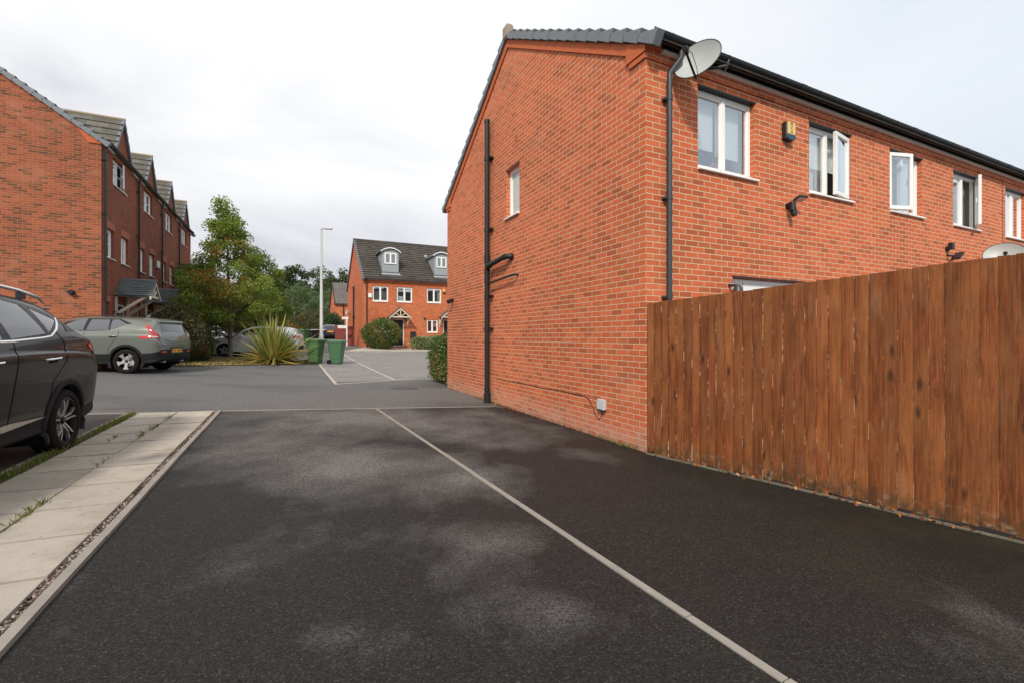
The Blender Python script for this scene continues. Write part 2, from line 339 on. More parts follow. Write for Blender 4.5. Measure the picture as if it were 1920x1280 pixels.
def wood_mat():
    t = NT('fence_wood'); oi = t.n('ShaderNodeObjectInfo').outputs['Random']; o = t.xyz(t.obj())
    run = t.math('ADD', o[0], t.math('MULTIPLY', oi, 37.))
    p = t.comb(run, t.math('MULTIPLY', o[1], 1.), o[2])
    # knots
    v = t.n('ShaderNodeTexVoronoi'); t.l(t.comb(t.math('MULTIPLY', run, 7.), 0., t.math('MULTIPLY', o[2], 2.6)), v.inputs['Vector']); v.inputs['Scale'].default_value = 1
    d = v.outputs['Distance']; on = t.math('GREATER_THAN', t.xyz(v.outputs['Color'])[0], .36)
    kn = t.math('MULTIPLY', t.rng(d, .20, .07), on)
    warp = t.math('MULTIPLY', t.rng(d, .30, .0), .03)
    gr = t.noise(t.comb(t.math('ADD', t.math('MULTIPLY', run, 62.), t.math('MULTIPLY', warp, 80.)), 0., t.math('MULTIPLY', o[2], 2.4)), 1., 8, .7, .5)
    c = t.mix(t.rng(gr, .3, .72), (.080,.023,.008), (.36,.108,.034))
    big = t.noise(t.comb(t.math('MULTIPLY', run, 5.), 0., t.math('MULTIPLY', o[2], 1.6)), 1., 4, .6)
    c = t.mix(t.rng(big, .40, .72, 0, .6), c, (.38,.155,.052))
    c = t.mix(t.rng(t.noise(t.comb(t.math('MULTIPLY', run, 6.), 5., t.math('MULTIPLY', o[2], 1.1)), 1., 6, .7), .50, .72, 0, .6), c, (.085,.030,.011))
    c = t.mix(t.rng(t.noise(t.comb(t.math('MULTIPLY', run, 3.), 0., o[2]), 2., 4), .58, .8, 0, .45), c, (.33,.19,.12))
    c = t.mix(1., c, t.comb(*[t.rng(oi, 0, 1, .80, 1.2)]*3), 'MULTIPLY')
    c = t.mix(t.math('MULTIPLY', kn, .85), c, (.05,.022,.012))
    sc = t.rng(t.noise(t.comb(t.math('MULTIPLY', run, 90.), 0., t.math('MULTIPLY', o[2], 5.)), 1., 2), .64, .76, 0, .5)
    c = t.mix(sc, c, (.36,.25,.18))
    for zc in (.39, 1.04, 1.67):        # nail heads with a little rust below
        zz = t.math('SUBTRACT', o[2], t.math('ADD', zc-.015, t.math('MULTIPLY', t.math('FRACT', t.math('MULTIPLY', oi, 91.)), .03)))
        for xc in (.028, .066):
            xx = t.math('SUBTRACT', o[0], xc); dd = t.math('SQRT', t.math('ADD', t.math('POWER', xx, 2.), t.math('POWER', zz, 2.)))
            st = t.math('MULTIPLY', t.math('MULTIPLY', t.rng(t.math('ABSOLUTE', xx), .007, .002), t.rng(zz, -.10, -.01)), t.math('LESS_THAN', zz, 0.))
            c = t.mix(t.math('MULTIPLY', st, .28), c, (.05, .022, .012)); c = t.mix(t.math('MULTIPLY', t.rng(dd, .0048, .0034), .55), c, (.07, .05, .04))
    low = t.math('MULTIPLY', t.rng(o[2], .24, .03), t.rng(t.noise(p, 11, 4, .7), .38, .6))
    c = t.mix(low, c, (.05,.045,.025))
    low2 = t.math('MULTIPLY', t.rng(o[2], .22, .05), t.rng(t.noise(p, 17, 3), .55, .7))
    c = t.mix(t.math('MULTIPLY', low2, .6), c, (.36,.30,.20))
    t.bsdf(c, t.rng(gr, .3, .7, .75, .62), Specular_IOR_Level=.22, bump=t.math('ADD', gr, t.math('MULTIPLY', kn, -.6)), bdist=.004, bstr=.7)
    return t.mat
M['fence_wood'] = wood_mat()
t = NT('raw_edge'); p = t.obj(); o = t.xyz(p); oi = t.n('ShaderNodeObjectInfo').outputs['Random']
f = t.rng(t.noise(t.comb(t.math('MULTIPLY', oi, 80.), 0., t.math('MULTIPLY', o[2], 3.2)), 1., 5, .75), .52, .60)
t.bsdf(t.mix(f, (.09,.03,.010), (.56,.42,.27)), .85); M['raw_edge'] = t.mat

# ------------------------------------------------------------------ ground sheets
def grid_mesh(xs, ys, dz=0.):
    v = [(x, y, zg(x, y)+dz) for y in ys for x in xs]; n = len(xs)
    f = [(j*n+i, j*n+i+1, (j+1)*n+i+1, (j+1)*n+i) for j in range(len(ys)-1) for i in range(n-1)]
    return v, f
def far_axis(lo, hi, a, b, step):
    m = [a+step*i for i in range(int((b-a)/step)+1)]; q = []; x = b
    while x < hi: x += max(step, (x-b)*.5+2); q.append(min(x, hi))
    w = []; x = a
    while x > lo: x -= max(step, (a-x)*.5+2); w.append(max(x, lo))
    return w[::-1]+m+q
v, f = grid_mesh(far_axis(-400, 400, -18, 8, .5), far_axis(-60, 600, -8, 40, .5))
me = bpy.data.meshes.new('ground'); me.from_pydata(v, [], f); me.materials.append(M['asphalt_road'])
struct(link('ground', me))
def drape(name, poly, mat, dz=.004, step=.25, thick=0):
    xs = [p[0] for p in poly]; ys = [p[1] for p in poly]
    ar = sum(poly[i][0]*poly[(i+1)%len(poly)][1]-poly[(i+1)%len(poly)][0]*poly[i][1] for i in range(len(poly)))
    if ar < 0: poly = poly[::-1]
    bm = bmesh.new()
    # snap to the same quarter-metre lattice as the ground
    gx = np.arange(math.floor(min(xs)/step)*step, max(xs)+step, step); gy = np.arange(math.floor(min(ys)/step)*step, max(ys)+step, step)
    vv = [[bm.verts.new((x, y, 0)) for x in gx] for y in gy]
    for j in range(len(gy)-1):
        for i in range(len(gx)-1): bm.faces.new((vv[j][i], vv[j][i+1], vv[j+1][i+1], vv[j+1][i]))
    for i in range(len(poly)):
        a = Vector((*poly[i], 0)); b = Vector((*poly[(i+1)%len(poly)], 0)); d = b-a
        bmesh.ops.bisect_plane(bm, geom=bm.verts[:]+bm.edges[:]+bm.faces[:], plane_co=a, plane_no=Vector((d.y, -d.x, 0)), clear_outer=True)
    for q in bm.verts: q.co.z = zg(q.co.x, q.co.y)+dz
    if thick:
        r = bmesh.ops.extrude_face_region(bm, geom=bm.faces[:])
        for q in r['geom']:
            if isinstance(q, bmesh.types.BMVert): q.co.z -= thick
        bmesh.ops.recalc_face_normals(bm, faces=bm.faces)
    me = bpy.data.meshes.new(name); bm.to_mesh(me); bm.free(); me.materials.append(mat)
    return link(name, me)
AX = (-.4384, .8988)
def strip(name, pts, w, mat, dz=.02, thick=.02, joints=.915):
    """kerb edging laid in short lengths that follow a line on the ground"""
    mb = MB()
    for (a, b) in zip(pts[:-1], pts[1:]):
        a = Vector(a); b = Vector(b); d = (b-a); Ln = d.length; d.normalize(); s = Vector((-d.y, d.x)); q = 0.
        while q < Ln-.02:
            e = min(q+joints, Ln); g = .003; j = [random.uniform(-.004, .004) for _ in range(3)]
            cs = []
            for k in (q+g, (q+e)/2, e-g):
                P = a+d*k
                for h in (0, 1):
                    for sd in (-1, 1):
                        X = P+s*(sd*w/2+j[0]); cs.append((X.x, X.y, zg(X.x, X.y)+(dz+j[1]*.6 if h else dz-thick-.02)))
            mb.add(cs, [(0,4,5,1),(4,8,9,5),(2,3,7,6),(6,7,11,10),(0,2,6,4),(4,6,10,8),(1,5,7,3),(5,9,11,7),(0,1,3,2),(8,10,11,9)])
            q = e
    return struct(mb.build(name, mat))
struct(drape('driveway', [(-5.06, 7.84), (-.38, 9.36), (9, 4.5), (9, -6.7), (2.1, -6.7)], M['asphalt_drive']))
struct(drape('parking_bay', [(-6.2, 7.36), (-13, 4.9), (-13, -6), (.1, -6)], M['asphalt_left']))
struct(drape('parking_bays', [(-4.93, 12.82), (-3.7, 14.5), (-1.0, 16.6), (-4.0, 33.2), (-8.11, 30.24), (-10.26, 27.5), (-8.46, 20.1)], M['asphalt_bay']))
struct(drape('footpath', [(-10.4, 28.0), (-8.11, 30.24), (-4.2, 32.6), (-3.0, 37.0), (-10.6, 33.2)], M['concrete'], .05, thick=.06))
strip('edging', [(-2.53, 8.58), (.43, 3.04), (1.09, 1.82), (3.4, -2.45)], .046, M['edging'], .012)
def bc(b, y):    # a point on the line parallel to the gable wall, b metres to the right of the camera
    return ((b - y*SA)/CA, y)
strip('edging', [bc(-1.061, 7.82), bc(-1.061, -6)], .05, M['edging'], .03)
strip('edging', [(-7.8, 6.93), (-6.6, 7.26), (-5.06, 7.85), (-3.85, 8.26), (-.38, 9.36)], .055, M['edging'], .01)
strip('edging', [bc(-2.30, 7.3), bc(-2.30, -6)], .05, M['edging'], .03)
strip('edging', [(-8.46, 20.1), (-4.93, 12.82), (-3.7, 14.5), (-1.9, 15.9)], .075, M['concrete'], .01)
strip('edging', [(-3.7, 14.5), (-10.26, 27.5)], .075, M['concrete'], .01)
strip('edging', [(-12.4, 24.4), (-9.6, 26.6)], .08, M['concrete'], .012)
strip('edging', [(1.655, 5.63), (3.63, 3.225), (6.5, -.4)], .03, M['mossy_edging'], .018)
strip('kerb', [(-10.4, 28.0), (-8.11, 30.2), (-4.6, 32.2)], .12, M['concrete'], .10, .12)
# pavement of slabs, two columns wide, laid beside the drive
mb = MB(); tints = []
struct(drape('slab_bed', [bc(-1.08, 7.75), bc(-1.08, -6), bc(-2.2, -6), bc(-2.2, 7.42)], M['soil'], .006))
for col, (b0, b1) in enumerate(((-1.640, -1.142), (-2.155, -1.648))):
    s = 9.22 - (0 if col == 0 else .02)
    while s > -6:
        ln = .6; g = .014; dz = .028+random.uniform(-.004, .004); cs = []; tl = random.uniform(-.003, .003)
        for k in (s-g, s-ln+g):
            for b in (b0, b1):
                x = CA*b - SA*k; y = SA*b + CA*k
                for h in (0, 1): cs.append((x, y, zg(x, y)+(dz+(tl if b == b0 else -tl) if h else -.01)))
        # clip the first slabs to the road edge
        mb.add(cs, [(0,1,3,2),(4,6,7,5),(0,4,5,1),(2,3,7,6),(1,5,7,3)])
        tints += [min(1, max(0, random.gauss(.68 if col == 0 else .62, .2)))]*8
        s -= ln
o = mb.build('pavement', M['slab'], bevel=0); struct(o)
a = o.data.attributes.new('tint', 'FLOAT', 'POINT'); a.data.foreach_set('value', tints)

# ------------------------------------------------------------------ foliage helpers
def leaf_object(name, P, ln, wd, mat, parent=None, updir=None, tint=None, fold=True):
    P = np.asarray(P, float); N = len(P)
    t = rng.normal(size=(N, 3)); t[:, 2] = t[:, 2]*.6-.15
    if updir is not None: t = t*.35+np.asarray(updir)
    t /= np.linalg.norm(t, axis=1)[:, None]
    q = rng.normal(size=(N, 3)); s = np.cross(t, q); s /= np.linalg.norm(s, axis=1)[:, None]
    l_ = (ln*rng.uniform(.6, 1.25, N))[:, None]; w_ = (wd*rng.uniform(.6, 1.25, N))[:, None]
    v = np.stack([P-t*l_*.5, P+s*w_*.5+t*l_*.05, P+t*l_*.5, P-s*w_*.5+t*l_*.05], 1).reshape(-1, 3)
    f = np.arange(N*4).reshape(N, 4)
    me = bpy.data.meshes.new(name); me.vertices.add(N*4); me.vertices.foreach_set('co', v.ravel())
    me.loops.add(N*4); me.loops.foreach_set('vertex_index', f.ravel()); me.polygons.add(N)
    me.polygons.foreach_set('loop_start', np.arange(N)*4); me.polygons.foreach_set('loop_total', np.full(N, 4)); me.update(calc_edges=True)
    me.materials.append(mat)
    tt = rng.uniform(0, 1, N) if tint is None else np.clip(tint, 0, 1)
    at = me.attributes.new('tint', 'FLOAT', 'POINT'); at.data.foreach_set('value', np.repeat(tt, 4))
    return link(name, me, parent)
def clump_points(centers, radii, per, flat=.75):
    out = []; idx = []
    for i, (c, r) in enumerate(zip(centers, radii)):
        n = max(4, int(per*(r*r)))
        d = rng.normal(size=(n, 3)); d /= np.linalg.norm(d, axis=1)[:, None]
        rr = r*rng.uniform(.0, 1, n)**.45
        p = d*rr[:, None]; p[:, 2] *= flat
        out.append(p+np.asarray(c)); idx += [i]*n
    return np.concatenate(out), np.array(idx)
def crown_centers(env, n, inner=.35):
    """env: rows of (z, radius, x, y); clump centres spread through that envelope, most near its outside"""
    e = np.array(env, float); z = rng.uniform(e[0, 0], e[-1, 0], n*4)
    r = np.interp(z, e[:, 0], e[:, 1]); keep = rng.uniform(0, 1, n*4) < (r/r.max())**.75; z = z[keep][:n]; r = r[keep][:n]
    cx = np.interp(z, e[:, 0], e[:, 2]); cy = np.interp(z, e[:, 0], e[:, 3]); a = rng.uniform(0, 2*np.pi, len(z))
    k = np.sqrt(rng.uniform(inner**2, 1, len(z)))
    return np.stack([cx+np.cos(a)*r*k, cy+np.sin(a)*r*k, z], 1), r
def tree(name, label, cat, loc, env, nclump, cr, per, ln, wd, mat, trunk_r=.07, bark='bark', group=None, lead=True, limbs=14, lean=0):
    x, y = loc; t = thing(name, label, cat, (x, y, zg(x, y)-.03), 0, group)
    c, r = crown_centers(env, nclump); rad = cr*rng.uniform(.65, 1.3, len(c))
    p, idx = clump_points(c, rad, per)
    ct = rng.uniform(-.28, .28, len(c)); tint = rng.uniform(.1, .85, len(p))+ct[idx]*.9
    hot = (rng.uniform(0, 1, len(c)) > .84) | ((np.abs(c[:, 2]-3.3) < .6) & (np.hypot(c[:, 0]-.1, c[:, 1]+1) < 1.0))
    if mat is L['maple']: tint = np.where(hot[idx] & (c[idx][:, 2] < env[-1][0]*.72), rng.uniform(.7, 1., len(p)), np.minimum(tint, .87))
    leaf_object('crown', p, ln, wd, mat, t, tint=tint)
    top = env[-1][0]; mb = MB()
    mb.tube([(0, 0, -.1), (.02, 0, top*.2), (lean*.5-.03, .03, top*.5), (lean, 0, top*.93)], [trunk_r*1.25, trunk_r, trunk_r*.6, trunk_r*.12], 9)
    for i in rng.permutation(len(c))[:limbs]:
        q = c[i]; z0 = max(env[0][0]*.55, q[2]-.55*math.hypot(q[0], q[1])-.5); z0 = min(z0, top*.85)
        bx = lean*(z0/top); mid = (q[0]*.45+bx*.5, q[1]*.45, (z0+q[2])/2-.05)
        k = max(.25, 1-z0/top)
        mb.tube([(bx, 0, z0), mid, tuple(q)], [trunk_r*.42*k, trunk_r*.28*k, trunk_r*.06], 5)
    mb.build('trunk', M[bark], t, smooth=True)
    return t
def shrub(name, label, cat, loc, size, n, ln, wd, mat, group=None, box=0., rz=0, lumps=.18, stems=7, z0=.0, bark='bark_dark'):
    x, y = loc; sx, sy, sz = size; t = thing(name, label, cat, (x, y, zg(x, y)), rz, group)
    d = rng.normal(size=(n, 3)); d /= np.linalg.norm(d, axis=1)[:, None]
    if box:   # squarer, like clipped hedges
        d = d/(np.max(np.abs(d), axis=1)[:, None]**box)
    k = rng.uniform(.35, 1, n)**.35
    lump = 1+lumps*(np.sin(d[:, 0]*5+1)+np.sin(d[:, 1]*6+2)*np.cos(d[:, 2]*5))*.5+rng.normal(0, .04, n)
    p = d*(k*lump)[:, None]*np.array([sx, sy, sz/2]); p[:, 2] += sz/2+z0; p = p[p[:, 2] > .02]
    ph = np.sin(p[:, 0]*6/sx+p[:, 2]*4/sz)*.18
    leaf_object('foliage', p, ln, wd, mat, t, tint=rng.uniform(.1, .9, len(p))+ph)
    mb = MB()
    for i in range(stems):
        a = rng.uniform(0, 6.28); q = rng.uniform(.3, .8)
        mb.tube([(math.cos(a)*.06, math.sin(a)*.06, -.03), (math.cos(a)*sx*q*.5, math.sin(a)*sy*q*.5, sz*.4+z0), (math.cos(a)*sx*q*.8, math.sin(a)*sy*q*.8, sz*.8+z0)], [.022, .014, .004], 5)
    mb.build('stem', M[bark], t)
    return t
# ------------------------------------------------------------------ building helpers
def wall(mb, F, u0, u1, z0, z1, holes=(), reveal=.10, m=0, top=None):
    """a wall leaf with real openings and brick reveals; top(u) trims it to a gable"""
    us = sorted({u0, u1, *[h[0] for h in holes], *[h[1] for h in holes]}); zs = sorted({z0, z1, *[h[2] for h in holes], *[h[3] for h in holes]})
    for a, b in zip(us[:-1], us[1:]):
        for c, d in zip(zs[:-1], zs[1:]):
            if any(h[0] < (a+b)/2 < h[1] and h[2] < (c+d)/2 < h[3] for h in holes): continue
            mb.add([F(a, c), F(b, c), F(b, d), F(a, d)], [(0, 1, 2, 3)], m)
    if top: mb.add([F(u, z) for u, z in top], [tuple(range(len(top)))], m)
    for (a, b, c, d) in holes:
        for p, q in (((a, c), (a, d)), ((a, d), (b, d)), ((b, d), (b, c)), ((b, c), (a, c))):
            mb.add([F(*p), F(*q), F(*q, -reveal), F(*p, -reveal)], [(0, 1, 2, 3)], m)
def window(F, par, u0, u1, z0, z1, rec=.075, lights=2, sill=True, fw=.055, blind=None, open_=None, bar=False, frost=False, glassm='glass', deep=1.2, lintel=True, sillw=.05, room='room', name='window', wide=.4):
    """uPVC window: frame with mullion and sashes; panes, sill, blind and the room behind are its sub-parts"""
    d0, d1 = -rec-.06, -rec
    mb = MB()
    for a, b, c, d in ((u0, u1, z1-fw, z1), (u0, u1, z0, z0+fw), (u0, u0+fw, z0+fw, z1-fw), (u1-fw, u1, z0+fw, z1-fw)): fbox(mb, F, a, b, c, d, d0, d1)
    w = (u1-u0)/lights; panes = MB()
    for i in range(1, lights): fbox(mb, F, u0+w*i-fw*.6, u0+w*i+fw*.6, z0+fw, z1-fw, d0, d1+.004)
    if bar: fbox(mb, F, u0+fw, u1-fw, (z0+z1)/2-.012, (z0+z1)/2+.012, d1-.03, d1-.008)
    for i in range(lights):
        a, b = u0+w*i+(fw if i == 0 else fw*.6), u0+w*(i+1)-(fw if i == lights-1 else fw*.6)
        if open_ and open_[0] == i: continue
        for q in ((a, b, z1-fw-.022, z1-fw), (a, b, z0+fw, z0+fw+.022), (a, a+.022, z0+fw, z1-fw), (b-.022, b, z0+fw, z1-fw)): fbox(mb, F, *q, d1-.035, d1-.006)
        panes.add([F(a, z0+fw, d1-.03), F(b, z0+fw, d1-.03), F(b, z1-fw, d1-.03), F(a, z1-fw, d1-.03)], [(0,1,2,3)])
    wn = mb.build(name, M['upvc'], par, bevel=.004)
    if panes.v: panes.build('pane', M['glass_frost'] if frost else M[glassm], wn)
    if sill:
        s = MB(); fbox(s, F, u0-.004, u1+sillw, z0-.035, z0-.004, -rec-.02, .045); s.build('sill', M['upvc'], wn, bevel=.006)
    if lintel:
        s = MB(); fbox(s, F, u0-.01, u1+.01, z1+.002, z1+.022, -rec-.03, .012); s.build('lintel', M['black_plastic'], wn)
    if not frost:
        s = MB(); e0, e1 = d0-.02, d0-deep
        c = [F(u0, z0, e0), F(u1, z0, e0), F(u1, z1, e0), F(u0, z1, e0), F(u0-wide, z0-.3, e1), F(u1+wide, z0-.3, e1), F(u1+wide, z1+.1, e1), F(u0-wide, z1+.1, e1)]
        s.add(c, [(4,5,6,7), (0,1,5,4), (1,2,6,5), (2,3,7,6), (3,0,4,7)]); s.build('interior', M[room], wn)
    for bl in (blind or []):
        a, b, c, d, mt = bl; s = MB(); dd = d0-.06-.03*random.random()
        if mt == 'slats':
            z = c
            while z < d: fbox(s, F, a, b, z, z+.006, dd-.02, dd+.012); z += .036
            s.build('venetian_blind', M['blind'], wn)
        elif mt == 'curtain':
            n = 14; pts = [(a+(b-a)*i/n, dd-.05+.022*math.sin(i*2.1)) for i in range(n+1)]
            for i in range(n): s.add([F(pts[i][0], c, pts[i][1]), F(pts[i+1][0], c, pts[i+1][1]), F(pts[i+1][0], d, pts[i+1][1]), F(pts[i][0], d, pts[i][1])], [(0,1,2,3)])
            s.build('curtain', M['curtain'], wn, smooth=True)
        else: fbox(s, F, a, b, c, d, dd, dd+.004); s.build('blind', M[mt], wn)
    if open_:      # a side-hung sash standing open: (light, hinge side, degrees)
        i, side, deg = open_; a, b = u0+w*i+.02, u0+w*(i+1)-.02; ww = b-a; hu = a if side == 'l' else b; sg = 1 if side == 'l' else -1
        ca_, sa_ = math.cos(R(deg)), math.sin(R(deg))
        G_ = lambda q, z, t: F(hu+sg*(q*ca_-t*sa_*1.0), z, d1+.01+q*sa_+t*ca_)
        s = MB(); zz0, zz1 = z0+.035, z1-.035
        for q in ((0, ww, zz1-.065, zz1), (0, ww, zz0, zz0+.065), (0, .065, zz0+.065, zz1-.065), (ww-.065, ww, zz0+.065, zz1-.065)): s.box((q[0], q[2], 0), (q[1], q[3], .05), 0, G_)
        so = s.build('open_sash', M['upvc'], wn, bevel=.004)
        s = MB(); s.add([G_(.065, zz0+.065, .025), G_(ww-.065, zz0+.065, .025), G_(ww-.065, zz1-.065, .025), G_(.065, zz1-.065, .025)], [(0,1,2,3)])
        p_ = s.build('pane', M[glassm], wn)
        s = MB(); s.box((ww-.05, (zz0+zz1)/2-.05, -.03), (ww-.03, (zz0+zz1)/2+.05, 0), 0, G_); s.build('window_handle', M['upvc'], wn)
    return wn
def downpipe(F, par, u, ztop, zbot, r=.034, d=.075, off=.0, topd=.16, name='downpipe', mat='pipe', step=1.3):
    mb = MB()
    if topd: mb.tube([F(u+off, ztop+.28, topd), F(u+off, ztop+.20, topd), F(u, ztop+.03, d), F(u, ztop-.05, d), F(u, zbot, d)], r, 10)
    else: mb.tube([F(u, ztop, d), F(u, zbot, d)], r, 10)
    z = ztop-.25
    while z > zbot+.2:
        mb.tube([F(u, z, d), F(u, z-.06, d)], r*1.16, 10); fbox(mb, F, u-r*1.9, u+r*1.9, z-.05, z-.02, 0, d-.2*r); z -= step
    return mb.build(name, M[mat], par, smooth=True)
def gutter(F, par, u0, u1, z, d, r=.06, name='gutter', joint=2.0):
    mb = MB(); n = 8; A = [math.pi+math.pi*i/n for i in range(n+1)]
    for rr, a, b in [(r, u0, u1)]+[(r+.006, q-.06, q+.06) for q in np.arange(u0+.9, u1, joint)]+[(r+.004, q-.012, q+.012) for q in np.arange(u0+.3, u1, joint/2)]:
        pr = [(d+rr*math.cos(t_), z+rr*math.sin(t_)*1.05) for t_ in A]+[(d+(rr-.006)*math.cos(t_), z+(rr-.006)*math.sin(t_)*1.05) for t_ in A[::-1]]
        mb.prism(pr, a, b, lambda p, q, u: F(u, q, p))
    return mb.build(name, M['black_plastic'], par, smooth=True)
def verge_run(mb, F, ua, za, ub, zb_, n, d0, d1, h=.15, th=.05):
    """dry-verge units stepping up a rake from (ua,za) to (ub,zb)"""
    L_ = math.hypot(ub-ua, zb_-za); du, dz = (ub-ua)/L_, (zb_-za)/L_; nu, nz = -dz*(1 if du > 0 else -1), abs(du)
    st = L_/n
    for i in range(n):
        s0, s1 = i*st-.03, (i+1)*st
        q = [(s0, -h*.72), (s1, -h*.60), (s1, .0), (s0, .07)]
        mb.prism([(ua+du*s+nu*t_, za+dz*s+nz*t_) for s, t_ in q], d0-.004*(i % 2), d1, lambda u, z, d: F(u, z, d))
def roof_courses(mb, P0, P1, Q0, n, rise=.022):
    """tiled slope: P0-P1 the eave, Q0 above P0 on the ridge; n courses, each lipping over the one below"""
    P0, P1, Q0 = Vector(P0), Vector(P1), Vector(Q0); up = (Q0-P0)/n; nn = (P1-P0).cross(Q0-P0).normalized()
    if nn.z < 0: nn = -nn
    for i in range(n):
        a, b = P0+up*i, P1+up*i; c, d = b+up, a+up
        mb.add([a+nn*rise, b+nn*rise, c+nn*.001, d+nn*.001, a, b], [(0,1,2,3), (4,5,1,0)])

# ------------------------------------------------------------------ the near brick terrace (three houses in one row)
HX, HY = 1.6646, 5.69; W_ = 7.92; RISE = .60; EZ = 5.03
def terrace_house(x0, x1, label, gable=False):
    """origin at its rear left corner; local x along the rear wall, local y towards the street side"""
    ox, oy = HX+CA*x0, HY+SA*x0
    t = thing('terraced_house', label, 'house', (ox, oy, 0), TH)
    return t, fac((-x0, 0, 0), (1, 0, 0), (0, -1, 0))
BAYS = {}
def rear(t, F, x0, x1, wins, holes_extra=()):
    mb = MB(); hs = [(w[0], w[1], 3.69, 4.80) for w in wins]+list(holes_extra)
    wall(mb, F, x0, x1, -.4, EZ, hs)
    oc = MB(); fbox(oc, F, x0+(.0 if x0 else -.012), x1, 4.895, EZ-.02, .0015, .022); oc.build('top_course', M['brick'], t)   # oversails the wall
    return mb
# house A: the corner house
tA, FA = terrace_house(0, 5.175, 'orange brick end house with tall gable wall and soil pipe beside the driveway')
FG = fac((0, 0, 0), (0, 1, 0), (-1, 0, 0))
gw = (3.47, 4.05, 3.84, 4.79); doorh = (1.57, 3.23, .05, 2.262)
mb = rear(tA, FA, 0, 5.175, [(.895, 2.035), (3.305, 4.44)], [doorh])
wall(mb, FG, 0, W_, -.4, EZ, [gw], top=[(0, EZ), (W_, EZ), (W_/2, EZ+RISE*W_/2)])
FB = fac((0, W_, 0), (1, 0, 0), (0, 1, 0)); wall(mb, FB, 0, 5.175, -.4, EZ)
mb.build('wall', M['brick'], tA, weld=True)
def terrace_roof(t, x0, x1, over=0.):
    mb = MB(); e = .20; Z0 = EZ+.12-RISE*e; zr = EZ+.12+RISE*W_/2; mid = W_/2
    roof_courses(mb, (x0-over, -e, Z0), (x1, -e, Z0), (x0-over, mid, zr), 14)
    roof_courses(mb, (x0-over, W_+e, Z0), (x1, W_+e, Z0), (x0-over, mid, zr), 14)
    mb.add([(x0-over, -e, Z0-.02), (x1, -e, Z0-.02), (x1, mid, zr-.02), (x0-over, mid, zr-.02), (x0-over, W_+e, Z0-.02), (x1, W_+e, Z0-.02)], [(0,1,2,3), (3,2,5,4)])
    r = mb.build('roof', M['tiles_brown'], t)
    mb = MB(); mb.tube([(x0-over-.03, mid, zr+.0), (x1, mid, zr+.0)], .10, 10); mb.build('ridge_tiles', M['ridge_cap'], r, smooth=True)
    return r
rA = terrace_roof(tA, 0, 5.175, .04)
mb = MB(); zr = EZ+.12+RISE*W_/2
verge_run(mb, FG, -.22, EZ+.15-RISE*.22, W_/2-.05, zr+.03-.03, 15, -.05, .075)
verge_run(mb, FG, W_+.24, EZ+.15-RISE*.24, W_/2+.05, zr, 15, -.05, .075)
mb.build('verge_tiles', M['verge_tile'], rA, bevel=.006)
mb = MB(); fbox(mb, FG, W_/2-.12, W_/2+.12, zr-.10, zr+.17, -.06, .09); mb.build('ridge_end_cap', M['ridge_cap'], rA, bevel=.03)
mb = MB()          # moulded course below the verge and the corbelled kneelers
for a, b in ((.30, W_/2), (W_-.30, W_/2)):
    za, zb_ = EZ+RISE*min(a, W_-a), EZ+RISE*W_/2; k = .135
    mb.prism([(a, za-k), (b, zb_-k), (b, zb_+.03), (a, za+.03)], .001, .028, FG)
for a, b in ((-.03, .33), (W_-.33, W_+.03)):
    sgn = 1 if a < 1 else -1; o_ = a if a < 1 else b; i_ = b if a < 1 else a
    zt = EZ+RISE*.33
    mb.prism([(o_, EZ-.02), (o_, EZ-.06), (i_-sgn*.0, EZ-.06), (i_, zt+.02), (o_, EZ+.02)][::1], .002, .04, FG)
    mb.prism([(o_+sgn*.015, EZ-.135), (i_-sgn*.04, EZ-.135), (i_-sgn*.04, EZ-.062), (o_+sgn*.015, EZ-.062)], .002, .026, FG)
mb.build('verge_course', M['corbel'], tA, bevel=.004)
for a, b in ((3.56, 5.24), (6.1, 2.62)):
    mb = MB(); fbox(mb, FG, a, a+.1, b, b+.14, -.05, .004); mb.build('air_brick', M['soldier'], tA)
window(FG, tA, *gw, lights=1, frost=True, sillw=.06)
# soil pipe with its two branches
mb = MB(); d = .115; u = 4.80; r = .055
mb.tube([FG(u, 0.05, d), FG(u, 6.10, d)], r, 14)
for z, h, rr in ((6.08, .06, .062), (5.25, .10, .064), (3.70, .10, .064), (3.05, .16, .066), (2.78, .1, .064), (2.62, .12, .062), (1.55, .1, .064), (2.25, .08, .064), (.28, .04, .068), (.0, .22, .074)): mb.tube([FG(u, z, d), FG(u, z+h, d)], rr, 14)
mb.tube([FG(u, 2.88, d), FG(u-.06, 2.93, d+.005), FG(u-.14, 2.965, d+.01), FG(u-.85, 3.02, d+.01), FG(u-.97, 3.025, d-.02), FG(u-1.03, 3.02, d-.09), FG(u-1.03, 3.02, -.02)], [.052]*7, 12)
mb.tube([FG(u-.10, 2.94, d+.01), FG(u-.2, 2.975, d+.01)], .062, 12); mb.tube([FG(u-1.03, 3.02, .045), FG(u-1.03, 3.02, .0)], .066, 12); mb.tube([FG(u-.86, 3.02, d+.01), FG(u-.94, 3.025, d+.0)], .06, 12)
mb.tube([FG(u, 2.56, d), FG(u-.09, 2.585, d), FG(u-1.22, 2.63, d-.02), FG(u-1.28, 2.63, d-.05), FG(u-1.285, 2.63, -.02)], .022, 10)
for z in (5.3, 3.75, 2.3, 1.6): fbox(mb, FG, u-.10, u+.10, z, z+.035, 0, d-.04)
mb.build('soil_pipe', M['black_plastic'], tA, smooth=True)
mb = MB(); mb.tube([FG(7.42, 2.41, 0), FG(7.42, 2.41, .05)], .045, 12); mb.tube([FG(7.42, 2.42, .04), FG(7.36, 2.36, .16)], [.05, .06], 12); mb.build('wall_vent', M['black_plastic'], tA, smooth=True)
window(FA, tA, .895, 2.035, 3.69, 4.775, blind=[(.9, 1.42, 4.05, 4.75, 'blind'), (1.47, 1.95, 4.0, 4.75, 'blind')], deep=1.6, room='room_pale')
